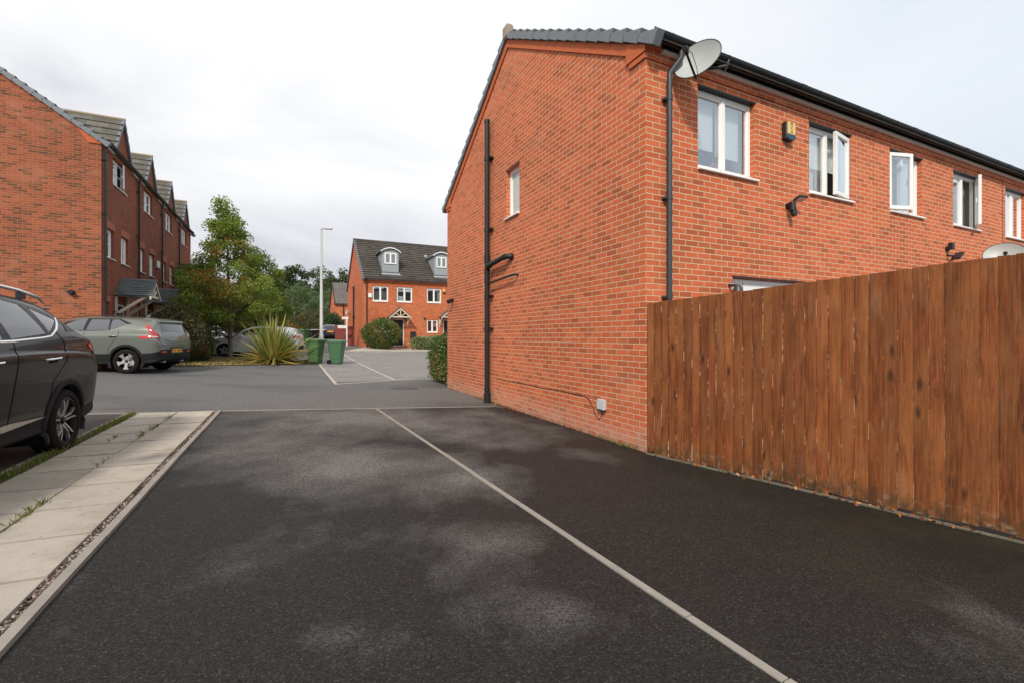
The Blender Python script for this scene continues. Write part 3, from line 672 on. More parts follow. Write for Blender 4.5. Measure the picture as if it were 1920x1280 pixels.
window(FA, tA, 3.305, 4.44, 3.69, 4.775, blind=[(3.32, 4.3, 4.18, 4.75, 'blind'), (3.6, 3.8, 3.75, 4.5, 'curtain')], open_=(1, 'r', 9), deep=1.6)
mb = MB(); fbox(mb, FA, 1.57, 3.23, 2.20, 2.26, -.14, -.07); fbox(mb, FA, 1.57, 1.64, .05, 2.2, -.14, -.07); fbox(mb, FA, 1.86, 3.23, .05, 2.2, -.13, -.08); fbox(mb, FA, 1.57, 1.9, 2.10, 2.2, -.13, -.08)
dr = mb.build('patio_door', M['upvc'], tA, bevel=.005)
mb = MB(); mb.add([FA(1.64, .1, -.11), FA(1.86, .1, -.11), FA(1.86, 2.1, -.11), FA(1.64, 2.1, -.11)], [(0,1,2,3)]); mb.build('pane', M['glass'], dr)
mb = MB(); fbox(mb, FA, 1.5, 2.1, .05, 2.15, -.8, -.75); mb.build('interior', M['room'], dr)
mb = MB(); fbox(mb, FA, 1.56, 3.24, 2.265, 2.285, -.1, .012); mb.build('lintel', M['black_plastic'], dr)
downpipe(FA, tA, .32, 4.72, 0, off=.10, topd=.17, step=1.25)
def eaves(t, F, x0, x1):
    mb = MB(); fbox(mb, F, x0+(.22 if x0 == 0 else 0), x1, EZ-.03, EZ+.0, .0, .075); mb.build('soffit', M['upvc'], t)
    mb = MB(); fbox(mb, F, x0+(.22 if x0 == 0 else 0), x1, EZ+.002, EZ+.15, .055, .078); mb.build('fascia', M['black_plastic'], t)
    gutter(F, t, x0-(.05 if x0 == 0 else 0), x1, EZ+.125, .145, .064)
eaves(tA, FA, 0, 5.175)
mb = MB(); mb.add([FA(-.06, EZ-.06, .08), FA(.02, EZ-.06, .08)], []); mb = MB()
fbox(mb, FA, -.02, .21, EZ-.02, EZ+.13, .002, .07); mb.build('corbel', M['corbel'], tA, bevel=.005)
# ornaments standing inside the first window
for nm, u0, u1, z0, z1, mt, lb, ct in (('toy_house', .97, 1.11, 3.755, 3.90, 'upvc', 'small white box shaped ornament inside the window above the fence', 'ornament'), ('cardboard_box', 1.50, 1.62, 3.75, 3.92, 'cardboard', 'brown cardboard box standing inside the upstairs window nearest the dish', 'box'), ('bottle', 1.80, 1.86, 3.75, 3.88, 'blue', 'bright blue bottle standing inside the upstairs window nearest the dish', 'bottle')):
    if mt == 'cardboard': M[mt] = plain('cardboard', (.42,.24,.14), .8)
    if mt == 'blue': M[mt] = plain('blue_plastic', (.05,.35,.75), .3)
    mb = MB()
    o = thing(nm, lb, ct, (HX, HY, 0), TH)
    if nm == 'bottle':
        cx = (u0+u1)/2; mb.lathe([(.0, z0), (.03, z0), (.03, z1-.05), (.012, z1-.02), (.012, z1), (0, z1)], lambda a, b, h: (cx+a, .28+b, h), 12); mb.build('bottle_body', M[mt], o, smooth=True)
    elif nm == 'toy_house':
        mb.box((u0, .24, z0), (u1, .34, z1-.04)); mb.prism([(u0-.01, z1-.04), (u1+.01, z1-.04), ((u0+u1)/2, z1+.02)], .235, .345, lambda a, b, h: (a, h, b)); mb.build('ornament_body', M[mt], o)
        mb = MB(); mb.box((u0+.05, .232, z0+.02), (u1-.02, .238, z1-.06)); mb.build('ornament_panel', M['room'], o)
    else:
        mb.box((u0, .24, z0), (u1, .36, z1)); mb.box((u0-.004, .30, z1), (u1+.004, .305, z1+.03)); mb.build('box_body', M[mt], o)
# house B and C
tB, FBh = terrace_house(5.175, 10.35, 'orange brick mid terrace house with venetian blinds and two open windows')
mb = rear(tB, FBh, 5.175, 10.35, [(5.65, 6.785), (8.03, 9.165)])
wall(mb, fac((-5.175, W_, 0), (1, 0, 0), (0, 1, 0)), 5.175, 10.35, -.4, EZ); wall(mb, fac((5.175, 0, 0), (0, 1, 0), (1, 0, 0)), 0, W_, -.4, EZ); mb.build('wall', M['brick'], tB, weld=True)
terrace_roof(tB, 0, 5.175); eaves(tB, FBh, 5.175, 10.35)
window(FBh, tB, 5.65, 6.785, 3.69, 4.775, blind=[(5.66, 6.77, 3.75, 4.74, 'slats'), (6.3, 6.76, 3.75, 4.74, 'curtain')], open_=(0, 'l', 16))
window(FBh, tB, 8.03, 9.165, 3.69, 4.775, blind=[(8.05, 8.62, 3.75, 4.74, 'slats'), (8.65, 9.1, 3.75, 4.74, 'slats')], open_=(1, 'r', 25), room='room_pale')
mb = MB(); fbox(mb, FBh, 10.335, 10.349, -.4, EZ-.03, .0, .004); mb.build('movement_joint', M['dark_mark'], tB)
tC, FCh = terrace_house(10.35, 17.1, 'farthest orange brick house of the right hand row, behind the lower dish')
mb = rear(tC, FCh, 10.35, 17.1, [(10.49, 11.62), (13.2, 14.3)])
wall(mb, fac((-10.35, W_, 0), (1, 0, 0), (0, 1, 0)), 10.35, 17.1, -.4, EZ)
wall(mb, fac((17.1-10.35, 0, 0), (0, 1, 0), (1, 0, 0)), 0, W_, -.4, EZ, top=[(0, EZ), (W_, EZ), (W_/2, EZ+RISE*W_/2)]); mb.build('wall', M['brick'], tC, weld=True)
terrace_roof(tC, 0, 6.75); eaves(tC, FCh, 10.35, 17.1)
window(FCh, tC, 10.49, 11.62, 3.69, 4.775, blind=[(11.1, 11.5, 3.75, 4.74, 'curtain')]); window(FCh, tC, 13.2, 14.3, 3.69, 4.775)

# ---- things fixed to the near row
def at_rear(x, d, z): return (HX+CA*x+SA*d, HY+SA*x-CA*d, z)
def at_gable(y, d, z): return (HX-SA*y-CA*d, HY+CA*y-SA*d, z)
def dish(loc, rz, tilt, rx, ry, label, d, wr=TH):
    """offset dish: oval bowl, arm with its receiver, mast and wall bracket (local -y is the way it looks)"""
    t = thing('satellite_dish', label, 'satellite dish', loc, rz)
    ct, st = math.cos(tilt), math.sin(tilt)
    T = lambda a, b, h: (a, -h*ct+b*st, b*ct+h*st)
    mb = MB(); n = 40; rings = 9; vs = []
    for sgn, off in ((1, 0), (1, -.012)):
        for i in range(rings+1):
            k = i/rings
            for j in range(n):
                a = 2*math.pi*j/n; x, y = rx*k*math.cos(a), ry*k*math.sin(a)
                vs.append(T(x, y, off-.085*(1-k*k)))
    fs = []
    for s in (0, 1):
        o = s*(rings+1)*n
        fs += [(o+i*n+j, o+i*n+(j+1)%n, o+(i+1)*n+(j+1)%n, o+(i+1)*n+j) for i in range(rings) for j in range(n)]
    o = (rings+1)*n; fs += [(rings*n+j, rings*n+(j+1)%n, o+rings*n+(j+1)%n, o+rings*n+j) for j in range(n)]
    mb.add(vs, fs); mb.build('bowl', M['dish'], t, smooth=60)
    mb = MB(); mb.tube([T(rx*k_*1.0*math.cos(2*math.pi*j/36), ry*k_*math.sin(2*math.pi*j/36), -.004) for k_ in (1.0,) for j in range(37)], .006, 6); mb.build('rim', M['dark_mark'], t)
    mb = MB(); mb.tube([T(0, -ry*.98, -.05), T(0, -ry*.95, .03), T(0, -ry*.62, .36)], .014, 8); mb.box((-.02, -ry*.70, .27), (.02, -ry*.60, .36), 0, T); a_ = mb.build('feed_arm', M['black_plastic'], t, smooth=True)
    mb = MB(); mb.tube([T(0, -ry*.62, .34), T(0, -ry*.50, .30)], [.035, .028], 12); mb.tube([T(0, -ry*.66, .36), T(0, -ry*.60, .335)], [.03, .036], 12); mb.build('receiver', M['black_plastic'], a_, smooth=True)
    mb = MB(); mb.tube([T(.02, -ry*.6, .33), T(.06, -ry*.75, .27), T(.05, -ry*.9, .08), T(.02, -ry*.9, -.04)], .004, 6); mb.build('cable', M['black_plastic'], a_)
    mb = MB()
    for a, b in ((-.05, .06), (.05, .06)):
        mb = MB(); mb.tube([T(a, b, -.082), T(a, b, -.074)], .008, 8); mb.build('bolt', M['galv'], t)
    w = Vector((-math.sin(rz-wr)*-d*-1, math.cos(rz-wr)*d, -.16)); mb = MB(); bk = Vector(T(0, -.02, -.10))
    q_ = w*.72+Vector((0, 0, -.045)); mb.tube([bk, bk+Vector((0, 0, -.05)), q_, w*.86+Vector((0,0,-.02)), w], .019, 8); mb.tube([w*.97, w], [.07, .07], 10); mb.build('bracket', M['dark_mark'], t)
    return t
dish(at_rear(.50, .34, 4.84), -R(42), R(16), .285, .25, 'grey satellite dish under the gutter at the near corner of the orange house', .34)
dish(at_rear(9.05, .42, 3.10), -R(45), R(22), .31, .265, 'grey satellite dish half hidden behind the top of the wooden fence', .42)
# burglar alarm with its letters
t = thing('alarm_box', 'yellow and blue alarm box lettered on the wall between two upstairs windows', 'alarm', at_rear(2.735, 0, 4.39), TH)
A_ = fac((0, 0, 0), (1, 0, 0), (0, -1, 0))
M['alarm_yellow'] = plain('alarm_yellow', (.72,.52,.20), .5, var=.08); M['alarm_blue'] = plain('alarm_blue', (.012,.05,.10), .4); M['alarm_letter'] = plain('alarm_letter', (.16,.12,.09), .5); M['alarm_black'] = plain('alarm_black', (.02,.02,.02), .4)
mb = MB(); fbox(mb, A_, -.10, .10, -.015, .245, 0, .075); mb.build('case', M['alarm_black'], t, bevel=.008)
mb = MB(); fbox(mb, A_, -.085, .098, .055, .238, .076, .086); mb.build('cover', M['alarm_yellow'], t, bevel=.006)
mb = MB(); mb.prism([(-.095, .05), (.098, .05), (.098, .0), (.06, -.03), (-.06, -.03), (-.095, .0)], .05, .092, A_); mb.build('strobe', M['alarm_blue'], t, bevel=.005)
def letters(txt, F, u, z, size, d, mat, par):
    cu = bpy.data.curves.new('lettering', 'FONT'); cu.body = txt; cu.size = size; cu.align_x = 'CENTER'; cu.extrude = .002
    tmp = bpy.data.objects.new('tmp', cu); C.objects.link(tmp); dg = bpy.context.evaluated_depsgraph_get()
    me = bpy.data.meshes.new_from_object(tmp.evaluated_get(dg)); bpy.data.objects.remove(tmp)
    for v in me.vertices: v.co = Vector(F(u+v.co.x, z+v.co.y, d+v.co.z))
    me.materials.clear(); me.materials.append(mat); me.name = 'lettering'; return link('lettering', me, par)
for ch, z in (('M', .185), ('C', .128), ('A', .071)): letters(ch, A_, .006, z, .066, .088, M['alarm_letter'], t)
def floodlight(x, z, label, yaw, arm):
    t = thing('security_light', label, 'light', at_rear(x, 0, z), TH); F = A_
    mb = MB(); mb.tube([F(0, 0, 0), F(0, 0, .05)], .045, 12); mb.tube([F(0, .0, .05), F(0, .02, .10)], [.03, .03], 10); b = mb.build('base', M['black_plastic'], t, smooth=True)
    mb = MB(); mb.tube([F(0, .04, .08), F(0, -.09, .09)], [.045, .05], 12); mb.tube([F(.0, -.09, .09), F(.012, -.115, .095), F(.02, -.17, .11)], [.035, .046, .034], 12); mb.build('sensor', M['black_plastic'], t, smooth=True)
    mb = MB(); cy, sy = math.cos(yaw), math.sin(yaw)
    G_ = lambda a, b, c: F(arm[0]+a*cy-c*.0, arm[1]+b*.42+c, arm[2]+b*.9+a*sy)
    mb.box((-.085, -.055, -.018), (.085, .055, .012), 0, G_); mb.tube([F(0, .02, .08), F(arm[0]*.6, arm[1]-.01, arm[2]*.8)], .012, 8); h = mb.build('lamp_head', M['black_plastic'], t, bevel=.004)
    mb = MB(); mb.box((-.072, -.043, -.021), (.072, .043, -.0185), 0, G_); mb.build('lens', M['lamp_clear'], h)
floodlight(2.76, 3.40, 'black security light with square head above the fence, nearer the corner', .2, (.12, .10, .13))
t = thing('security_light', 'small black sensor and tilted lamp on the wall beside the far dish', 'light', at_rear(7.75, 0, 3.05), TH)
mb = MB(); mb.tube([A_(-.02, .12, 0), A_(-.02, .12, .05)], .05, 12); mb.box((-.07, .10, .04), (.03, .23, .12), 0, A_); mb.build('sensor', M['black_plastic'], t, bevel=.01)
mb = MB(); mb.tube([A_(.0, .0, 0), A_(.02, -.03, .1)], .02, 8)
G_ = lambda a, b, c: A_(.08+a*.8, -.03+a*.55+c, .14+b)
mb.box((-.12, -.07, -.02), (.12, .07, .02), 0, G_); mb.build('lamp_head', M['black_plastic'], t, bevel=.005)
t = thing('planter_lamp', 'rounded grey black bracket lamp just above the fence beside the white door', 'light', at_rear(1.49, 0, 2.03), TH)
mb = MB(); mb.tube([A_(0, .12, .0), A_(0, .1, .12)], .02, 8); mb.lathe([(0, .06), (.03, .06), (.055, .02), (.075, -.06), (.08, -.14), (0, -.14)], lambda a, b, h: A_(a-.02, .05+h, .16+b), 16); mb.build('lamp_shade', M['pipe'], t, smooth=True)
# grey meter box low on the gable, and the cable clipped along the brick
t = thing('junction_box', 'small pale grey cable box low on the gable wall near the fence', 'cable box', at_gable(.862, 0, .40), TH)
B_ = fac((0, 0, 0), (0, 1, 0), (-1, 0, 0))
M['box_grey'] = plain('box_grey', (.52,.54,.56), .45, var=.05)
mb = MB(); fbox(mb, B_, -.082, .082, .012, .165, 0, .055); mb.build('box_cover', M['box_grey'], t, bevel=.012, seg=2)
mb = MB(); 
for q in (-.045, -.015, .015, .045): fbox(mb, B_, q-.003, q+.003, .03, .15, .055, .058)
mb.build('rib', M['box_grey'], t)
mb = MB(); fbox(mb, B_, -.07, .07, -.008, .012, 0, .04); mb.build('gland', M['black_plastic'], t)
mb = MB(); P = [(4.6, .555), (3.9, .55), (3.2, .56), (2.6, .552), (2.0, .565), (1.6, .56), (1.32, .558), (1.20, .53), (1.12, .44), (1.05, .34), (.99, .285), (.95, .27), (.91, .285), (.885, .33), (.88, .40)]
mb.tube([at_gable(y, .006+.003*math.sin(i*3), z) for i, (y, z) in enumerate(P)], .0045, 6); tag(mb.build('cable', M['black_plastic']), 'thin dark cable running along the gable brickwork to the grey box', 'cable')

# ------------------------------------------------------------------ left terrace: four narrow three-storey houses
LX, LY, LZ = -12.833, 14.3, 0.
FL0 = fac((0, 0, 0), (0, 1, 0), (1, 0, 0)); PW = 3.62; EL = 7.58; DEP = 9.2; TS = .706
labels_l = ['nearest tall townhouse, wide sunlit brick gable end, dark brown front behind the green car', 'second tall townhouse from the sunlit gable end, its porch overlapped by the first porch', 'third tall townhouse from the sunlit gable end, white alarm box at its edge', 'farthest tall townhouse of the left row, partly behind the maple tree']
def canopy(F, par, uc, z_eave, half, rise, dep, truss='timber_white', tiles='tiles_slate', brace=True):
    mb = MB(); zt = z_eave+rise; e = half+.08; k = rise/half
    for s in (-1, 1):
        a = F(uc+s*e, z_eave-.08*k, 0); b = F(uc+s*e, z_eave-.08*k, dep+.06); c = F(uc, zt, 0)
        roof_courses(mb, a, b, c, 8, .014)
        mb.add([F(uc+s*e, z_eave-.08*k-.04, 0), F(uc+s*e, z_eave-.08*k-.04, dep+.06), F(uc, zt-.04, dep+.06), F(uc, zt-.04, 0)], [(0,1,2,3)])
    cn = mb.build('door_canopy', M[tiles], par)
    mb = MB(); mb.tube([F(uc, zt+.01, 0), F(uc, zt+.01, dep+.07)], .035, 8); mb.build('ridge', M['verge_tile'], cn, smooth=True)
    mb = MB()
    for s in (-1, 1): mb.prism([(uc, zt-.03), (uc, zt-.14), (uc+s*e, z_eave-.08*k-.13), (uc+s*e, z_eave-.08*k-.02)], dep+.0, dep+.05, F)
    fbox(mb, F, uc-half, uc+half, z_eave-.11, z_eave-.02, dep-.04, dep+.0)
    fbox(mb, F, uc-.035, uc+.035, z_eave-.02, zt-.1, dep-.03, dep+.01)
    for s in (-1, 1): mb.prism([(uc+s*.02, z_eave-.02), (uc+s*.09, z_eave-.02), (uc+s*half*.55, z_eave+rise*.38), (uc+s*half*.48, z_eave+rise*.45)], dep-.03, dep+.008, F)
    for s in (-1, 1): fbox(mb, F, uc+s*half-.03, uc+s*half+.03, z_eave-.11, z_eave-.03, 0, dep)
    mb.build('canopy_frame', M[truss], cn, bevel=.004)
    for s in (-1, 1):
        mb = MB(); u = uc+s*(half-.02); T = lambda d, z, q: F(u+q, z, d)
        fbox(mb, F, u-.04, u+.04, z_eave-.80, z_eave-.1, 0, .06)
        mb.prism([(.05, z_eave-.75), (.05, z_eave-.63), (dep*.78, z_eave-.11), (dep*.92, z_eave-.11)], -.035, .035, T); mb.build('bracket', M[truss], cn, bevel=.004)
    return cn
def door(F, par, u0, u1, z0, z1, mat='door_black', frame='upvc'):
    mb = MB(); fbox(mb, F, u0, u0+.06, z0, z1, -.1, -.04); fbox(mb, F, u1-.06, u1, z0, z1, -.1, -.04); fbox(mb, F, u0+.06, u1-.06, z1-.06, z1, -.1, -.04); fbox(mb, F, u0, u1, z0-.04, z0, -.1, .02)
    fr = mb.build('door', M[frame], par)
    mb = MB(); fbox(mb, F, u0+.06, u1-.06, z0, z1-.06, -.09, -.055)
    for a, b in ((.15, .45), (.6, .9)):
        zz0, zz1 = z0+(z1-z0)*a, z0+(z1-z0)*b; fbox(mb, F, u0+.16, u1-.16, zz0, zz1, -.055, -.047)
    mb.build('door_leaf', M[mat], fr, bevel=.006)
    mb = MB(); fbox(mb, F, u1-.17, u1-.06-.05, z0+1.0, z0+1.03, -.05, -.01); mb.build('door_handle', M['chrome'], fr)
for k in range(4):
    y0 = PW*k; ox, oy = LX-SA*y0, LY+CA*y0; g0 = .42+.0*k
    t = thing('townhouse', labels_l[k], 'house', (ox, oy, 0), TH, 'townhouses of the left hand terrace')
    F = FL0; w1 = (.28, 1.13, 4.0, 4.93); w2 = (1.87, 2.66, 4.0, 4.93); w3 = (1.05, 2.33, 6.52, 7.41); w4 = (.22, .72, 1.55, 2.55); dd = (1.42, 2.32, g0+.05, 2.55)
    mb = MB(); c0 = 2.02; gh = .95; gr = 1.42
    wall(mb, F, 0, PW, -.3, EL, [w1, w2, w3, w4, dd], top=[(c0-gh, EL), (c0+gh, EL), (c0, EL+gr)])
    wall(mb, fac((-DEP, 0, 0), (0, 1, 0), (-1, 0, 0)), 0, PW, -.3, EL)
    wall(mb, fac((0, PW, 0), (-1, 0, 0), (0, 1, 0)), 0, DEP, -.3, EL); front = mb.build('front_wall', M['brick_facade'], t, weld=True)
    if k in (0, 3):
        mb = MB(); yy = 0 if k == 0 else PW+.003; FE = fac((0, yy, 0), (-1, 0, 0), (0, -1 if k == 0 else 1, 0))
        wall(mb, FE, 0, DEP, -.3, EL, top=[(0, EL), (DEP, EL), (DEP/2, EL+TS*DEP/2)]); mb.build('gable_wall', M['brick_dark'], t)
        mb = MB(); n_ = 22
        verge_run(mb, FE, -.20, EL+.03-.2*TS, DEP/2, EL+.05+TS*DEP/2, n_, -.05, .07, h=.17); verge_run(mb, FE, DEP+.2, EL+.03-.2*TS, DEP/2, EL+.05+TS*DEP/2, n_, -.05, .07, h=.17)
        mb.build('verge_tiles', M['verge_tile'], t, bevel=.006)
        mb = MB(); mb.prism([(0, EL+.01), (.55, EL+TS*.55), (.55, EL+TS*.55-.17), (.3, EL-.14), (0, EL-.14)], .002, .03, FE); mb.prism([(.45, EL+TS*.45), (DEP/2, EL+TS*DEP/2), (DEP/2, EL+TS*DEP/2-.13), (.45, EL+TS*.45-.13)], .001, .02, FE); mb.build('verge_course', M['corbel'], t)
        if k == 0:
            mb = MB(); mb.tube([FE(.70, 2.78, 0), FE(.70, 2.78, .14)], .07, 14); mb.tube([FE(.70, 2.78, 0), FE(.70, 2.78, .02)], .085, 14); mb.build('flue', M['black_plastic'], t, smooth=True)
    mb = MB(); zr = EL+.08+TS*DEP/2
    roof_courses(mb, (.16, 0, EL+.08-TS*.16), (.16, PW, EL+.08-TS*.16), (-DEP/2, 0, zr), 22); roof_courses(mb, (-DEP-.16, 0, EL+.08-TS*.16), (-DEP-.16, PW, EL+.08-TS*.16), (-DEP/2, 0, zr), 22)
    # small front gable roof, ridge running back into the main slope
    gz = EL+gr+.06; back = -(gz-EL-.08)/TS-.1; gs = gr/gh; eo = .08
    for s in (-1, 1): roof_courses(mb, F(c0+s*(gh+eo), gz-gs*(gh+eo), back), F(c0+s*(gh+eo), gz-gs*(gh+eo), .05), F(c0, gz, back), 6, .03)
    mb.add([F(c0, gz-.02, .05), F(c0-(gh+eo), gz-gs*(gh+eo)-.02, .05), F(c0-(gh+eo), gz-gs*(gh+eo)-.02, back), F(c0, gz-.02, back), F(c0+(gh+eo), gz-gs*(gh+eo)-.02, .05), F(c0+(gh+eo), gz-gs*(gh+eo)-.02, back)], [(0,1,2,3), (0,3,5,4)])
    mb.add([F(0, EL+.05, .17), F(PW, EL+.05, .17), F(PW, EL-.03, .0), F(0, EL-.03, .0)], [(0,1,2,3)])
    r = mb.build('roof', M['tiles_terrace'], t)
    for a, b, rr in ((F(c0, gz, back), F(c0, gz, .08), .06), ((-DEP/2, 0, zr), (-DEP/2, PW, zr), .1)):
        mb = MB(); mb.tube([a, b], rr, 8); mb.build('ridge_tiles', M['ridge_cap'], r, smooth=True)
    mb = MB()
    for s in (-1, 1): verge_run(mb, F, c0+s*(gh+eo), gz-gs*(gh+eo), c0, gz, 6, .012, .075, h=.09)
    mb.build('verge_tiles', M['verge_tile'], r)
    # soldier courses over the windows and the band under the gable
    for a, b, z, zz in ((w1[0]-.06, w1[1]+.10, w1[3]+.02, .23), (w2[0]-.06, w2[1]+.10, w2[3]+.02, .23), (.72, 2.9, w3[3]+.03, .18), (w4[0]-.05, w4[1]+.08, w4[3]+.02, .18)):
        mb = MB(); fbox(mb, F, a, b, z, z+zz, .001, .014); mb.build('brick_band', M['soldier'], t)
    wd_ = 0. if k == 0 else .2
    bl = lambda w: [(w[0]+.05, w[1]-.05, w[2]+.03, w[3]-.03, 'blind' if (k+int(w[0])) % 2 == 0 else 'curtain')]
    window(F, t, *w1, lights=2 if k % 2 else 1, bar=True, blind=bl(w1) if k != 1 else None, lintel=False, sillw=.10, wide=wd_); window(F, t, *w2, lights=2, bar=True, blind=bl(w2) if k != 1 else [], lintel=False, sillw=.10, wide=wd_)
    window(F, t, *w3, lights=2, bar=True, blind=bl(w3), lintel=False, sillw=.10, open_=(1, 'r', 14) if k == 0 else None, wide=wd_); window(F, t, *w4, lights=1, lintel=False, sillw=.06, fw=.07, wide=0.)
    door(F, t, *dd); canopy(F, t, 1.87, 2.90, .62, .52, .95)
    downpipe(F, t, .10, EL-.30, g0, off=0, topd=.12, name='downpipe', mat='black_plastic', step=1.7)
    gutter(F, t, c0+gh+.02, PW+c0-gh-.02 if k < 3 else PW, EL+.05, .13, .06)
    if k == 0: gutter(F, t, -.05, c0-gh-.02, EL+.05, .13, .06)
    for a, b in ((0, c0-gh), (c0+gh, PW)):
        mb = MB(); fbox(mb, F, a, b, EL-.10, EL-.02, .0, .06); mb.build('soffit', M['timber_white'], t)
    mb = MB(); fbox(mb, F, 1.42, 1.52, 1.9, 2.15, .08, .2); mb.tube([F(1.02, 2.25, .0), F(1.02, 2.25, .12)], .02, 6); mb.lathe([(0, .12), (.06, .1), (.05, -.1), (0, -.12)], lambda a, b, h: F(1.02+a, 2.1+h, .15+b), 8); mb.build('porch_lantern', M['black_plastic'], t)
px, py = LX-SA*7.15+CA*.0, LY+CA*7.15
t = thing('alarm_box', 'small white alarm box between first floor windows of the tall terrace', 'alarm', (LX-SA*6.72, LY+CA*6.72, 4.62), TH)
mb = MB(); fbox(mb, FL0, -.14, .14, -.16, .16, 0, .09); mb.build('case', M['sign_white'], t, bevel=.02); mb = MB(); fbox(mb, FL0, -.1, .1, -.15, -.08, .09, .1); mb.build('strobe', M['galv'], t)

# ------------------------------------------------------------------ houses across the street
DX, DY = -10.731, 33.0; G0 = .64
def far_house(x0, x1, label, wins, drs, dorm, gable, ED=5.66, DD=9.64, RS=.737):
    t = thing('dormer_house', label, 'house', (DX+CA*x0, DY+SA*x0, 0), TH, 'orange brick houses with dormers across the street')
    F = fac((-x0, 0, 0), (1, 0, 0), (0, -1, 0)); mb = MB()
    hs = [w[:4] for w in wins]+[d for d in drs]
    wall(mb, F, x0, x1, 0, ED, hs); FE = fac((0, 0, 0), (0, 1, 0), (-1, 0, 0))
    wall(mb, fac((-x0, DD, 0), (1, 0, 0), (0, 1, 0)), x0, x1, 0, ED)
    if gable: wall(mb, FE, 0, DD, 0, ED, top=[(0, ED), (DD, ED), (DD/2, ED+RS*DD/2)], holes=[(4.95, 5.6, 3.1, 4.3)])
    else: wall(mb, fac((x1-x0, 0, 0), (0, 1, 0), (1, 0, 0)), 0, DD, 0, ED, top=[(0, ED), (DD, ED), (DD/2, ED+RS*DD/2)])
    if gable: wall(mb, fac((x1-x0, 0, 0), (0, 1, 0), (1, 0, 0)), 0, DD, 0, ED)
    mb.build('wall', M['brick_far'], t, weld=True)
    mb = MB(); L_ = x1-x0; zr = ED+.12+RS*DD/2; ov = .08 if gable else 0
    roof_courses(mb, (-ov, -.28, ED+.12-RS*.28), (L_, -.28, ED+.12-RS*.28), (-ov, DD/2, zr), 19, .045); roof_courses(mb, (-ov, DD+.28, ED+.12-RS*.28), (L_, DD+.28, ED+.12-RS*.28), (-ov, DD/2, zr), 19, .045)
    mb.add([(-ov, -.28, ED+.10-RS*.28), (L_, -.28, ED+.10-RS*.28), (L_, DD/2, zr-.03), (-ov, DD/2, zr-.03), (-ov, DD+.28, ED+.10-RS*.28), (L_, DD+.28, ED+.10-RS*.28)], [(0,1,2,3), (3,2,5,4)])
    r = mb.build('roof', M['tiles_brown'], t)
    mb = MB(); mb.tube([(-ov-.03, DD/2, zr), (L_, DD/2, zr)], .1, 8); mb.build('ridge_tiles', M['tiles_brown'], r, smooth=True)
    if gable:
        mb = MB(); verge_run(mb, FE, -.3, ED+.12-RS*.3, DD/2, zr, 19, -.03, .11, h=.14); verge_run(mb, FE, DD+.3, ED+.12-RS*.3, DD/2, zr, 19, -.03, .11, h=.14); mb.build('verge_tiles', M['verge_tile'], r)
        mb = MB(); u = 4.7
        mb.tube([FE(u, .6, .1), FE(u, 5.35, .1)], .06, 8); mb.tube([FE(u, 5.3, .1), FE(u, 5.5, .1)], .075, 8); mb.tube([FE(u, 2.9, .1), FE(u, 3.1, .1)], .085, 8); mb.tube([FE(u, 2.95, .1), FE(u+.35, 3.0, .1), FE(u+.4, 3.0, 0)], .05, 6); mb.build('soil_pipe', M['black_plastic'], t, smooth=True)
        window(FE, t, 4.95, 5.6, 3.1, 4.3, lights=1, frost=True)
        downpipe(F, t, .24, ED-.35, G0, topd=.2, mat='black_plastic', step=1.5)
        mb = MB(); fbox(mb, F, -.02, .2, ED-.06, ED+.04, .002, .1); mb.build('corbel', M['corbel'], t)
        mb = MB(); fbox(mb, FE, 1.6, 1.7, 2.7, 2.78, -.02, .01); mb.build('air_brick', M['dark_mark'], t)
    gutter(F, t, x0-(.1 if gable else 0), x1, ED+.0, .20, .065); mb = MB(); fbox(mb, F, x0+.2, x1, ED-.11, ED-.04, .0, .10); mb.build('fascia', M['upvc'], t)
    for w in wins:
        mb = MB(); fbox(mb, F, w[0]-.07, w[1]+.07, w[3]+.01, w[3]+.235, .001, .012); mb.build('brick_band', M['corbel'], t)
    for w in wins: window(F, t, *w[:4], blind=w[4], lintel=False, rec=.05, sillw=.0, deep=1.0, fw=.075)
    for d in drs: door(F, t, *d)
    for (u0, u1, z0, z1) in dorm:
        mb = MB(); a, b = u0-.17, u1+.17; fy = -.62; yb = lambda z: (z-ED-.12)/RS; zb = z1+.10; zt = z1+.34; n = 10
        base = ED+.12+RS*(-fy); fr = MB()
        # front face around the window, cheeks, barrel roof
        P = lambda u, z, d: F(u, z, d)
        for q in ((a, u0, z0-.05, zb), (u1, b, z0-.05, zb), (u0, u1, z1, zb), (a, b, base-.02, z0-.05)): mb.add([P(q[0], q[2], fy), P(q[1], q[2], fy), P(q[1], q[3], fy), P(q[0], q[3], fy)], [(0,1,2,3)])
        arc = [(a-.0+(b-a)*i/n, zb+(zt-zb)*math.sin(math.pi*i/n)**.8) for i in range(n+1)]
        mb.add([P(u, z, fy) for u, z in arc], [tuple(range(n+1))])
        for u in (a, b): mb.add([P(u, base-.02, fy), P(u, zb, fy), P(u, zb, -yb(zb)-.02)], [(0,1,2)])
        ap = [(a-.06, base+.02, fy+.0), (b+.06, base+.02, fy), (b+.1, base-RS*.42+.05, fy+.42), (a-.1, base-RS*.42+.05, fy+.42)]
        mb.add([P(*q) for q in ap], [(0,1,2,3)])
        dm = mb.build('dormer', M['lead'], r)
        mb = MB(); A2 = [(a-.14+(b-a+.28)*i/n, zb-.02+(zt-zb+.07)*math.sin(math.pi*i/n)**.8) for i in range(n+1)]
        vs = [P(u, z, fy+.14) for u, z in A2]+[P(u, z, -yb(z)-.1) for u, z in A2]; mb.add(vs, [(i, i+1, n+2+i, n+1+i) for i in range(n)]); mb.build('dormer_roof', M['lead'], dm, smooth=True)
        mb = MB(); pr = A2+[(u, z-.07) for u, z in A2[::-1]]
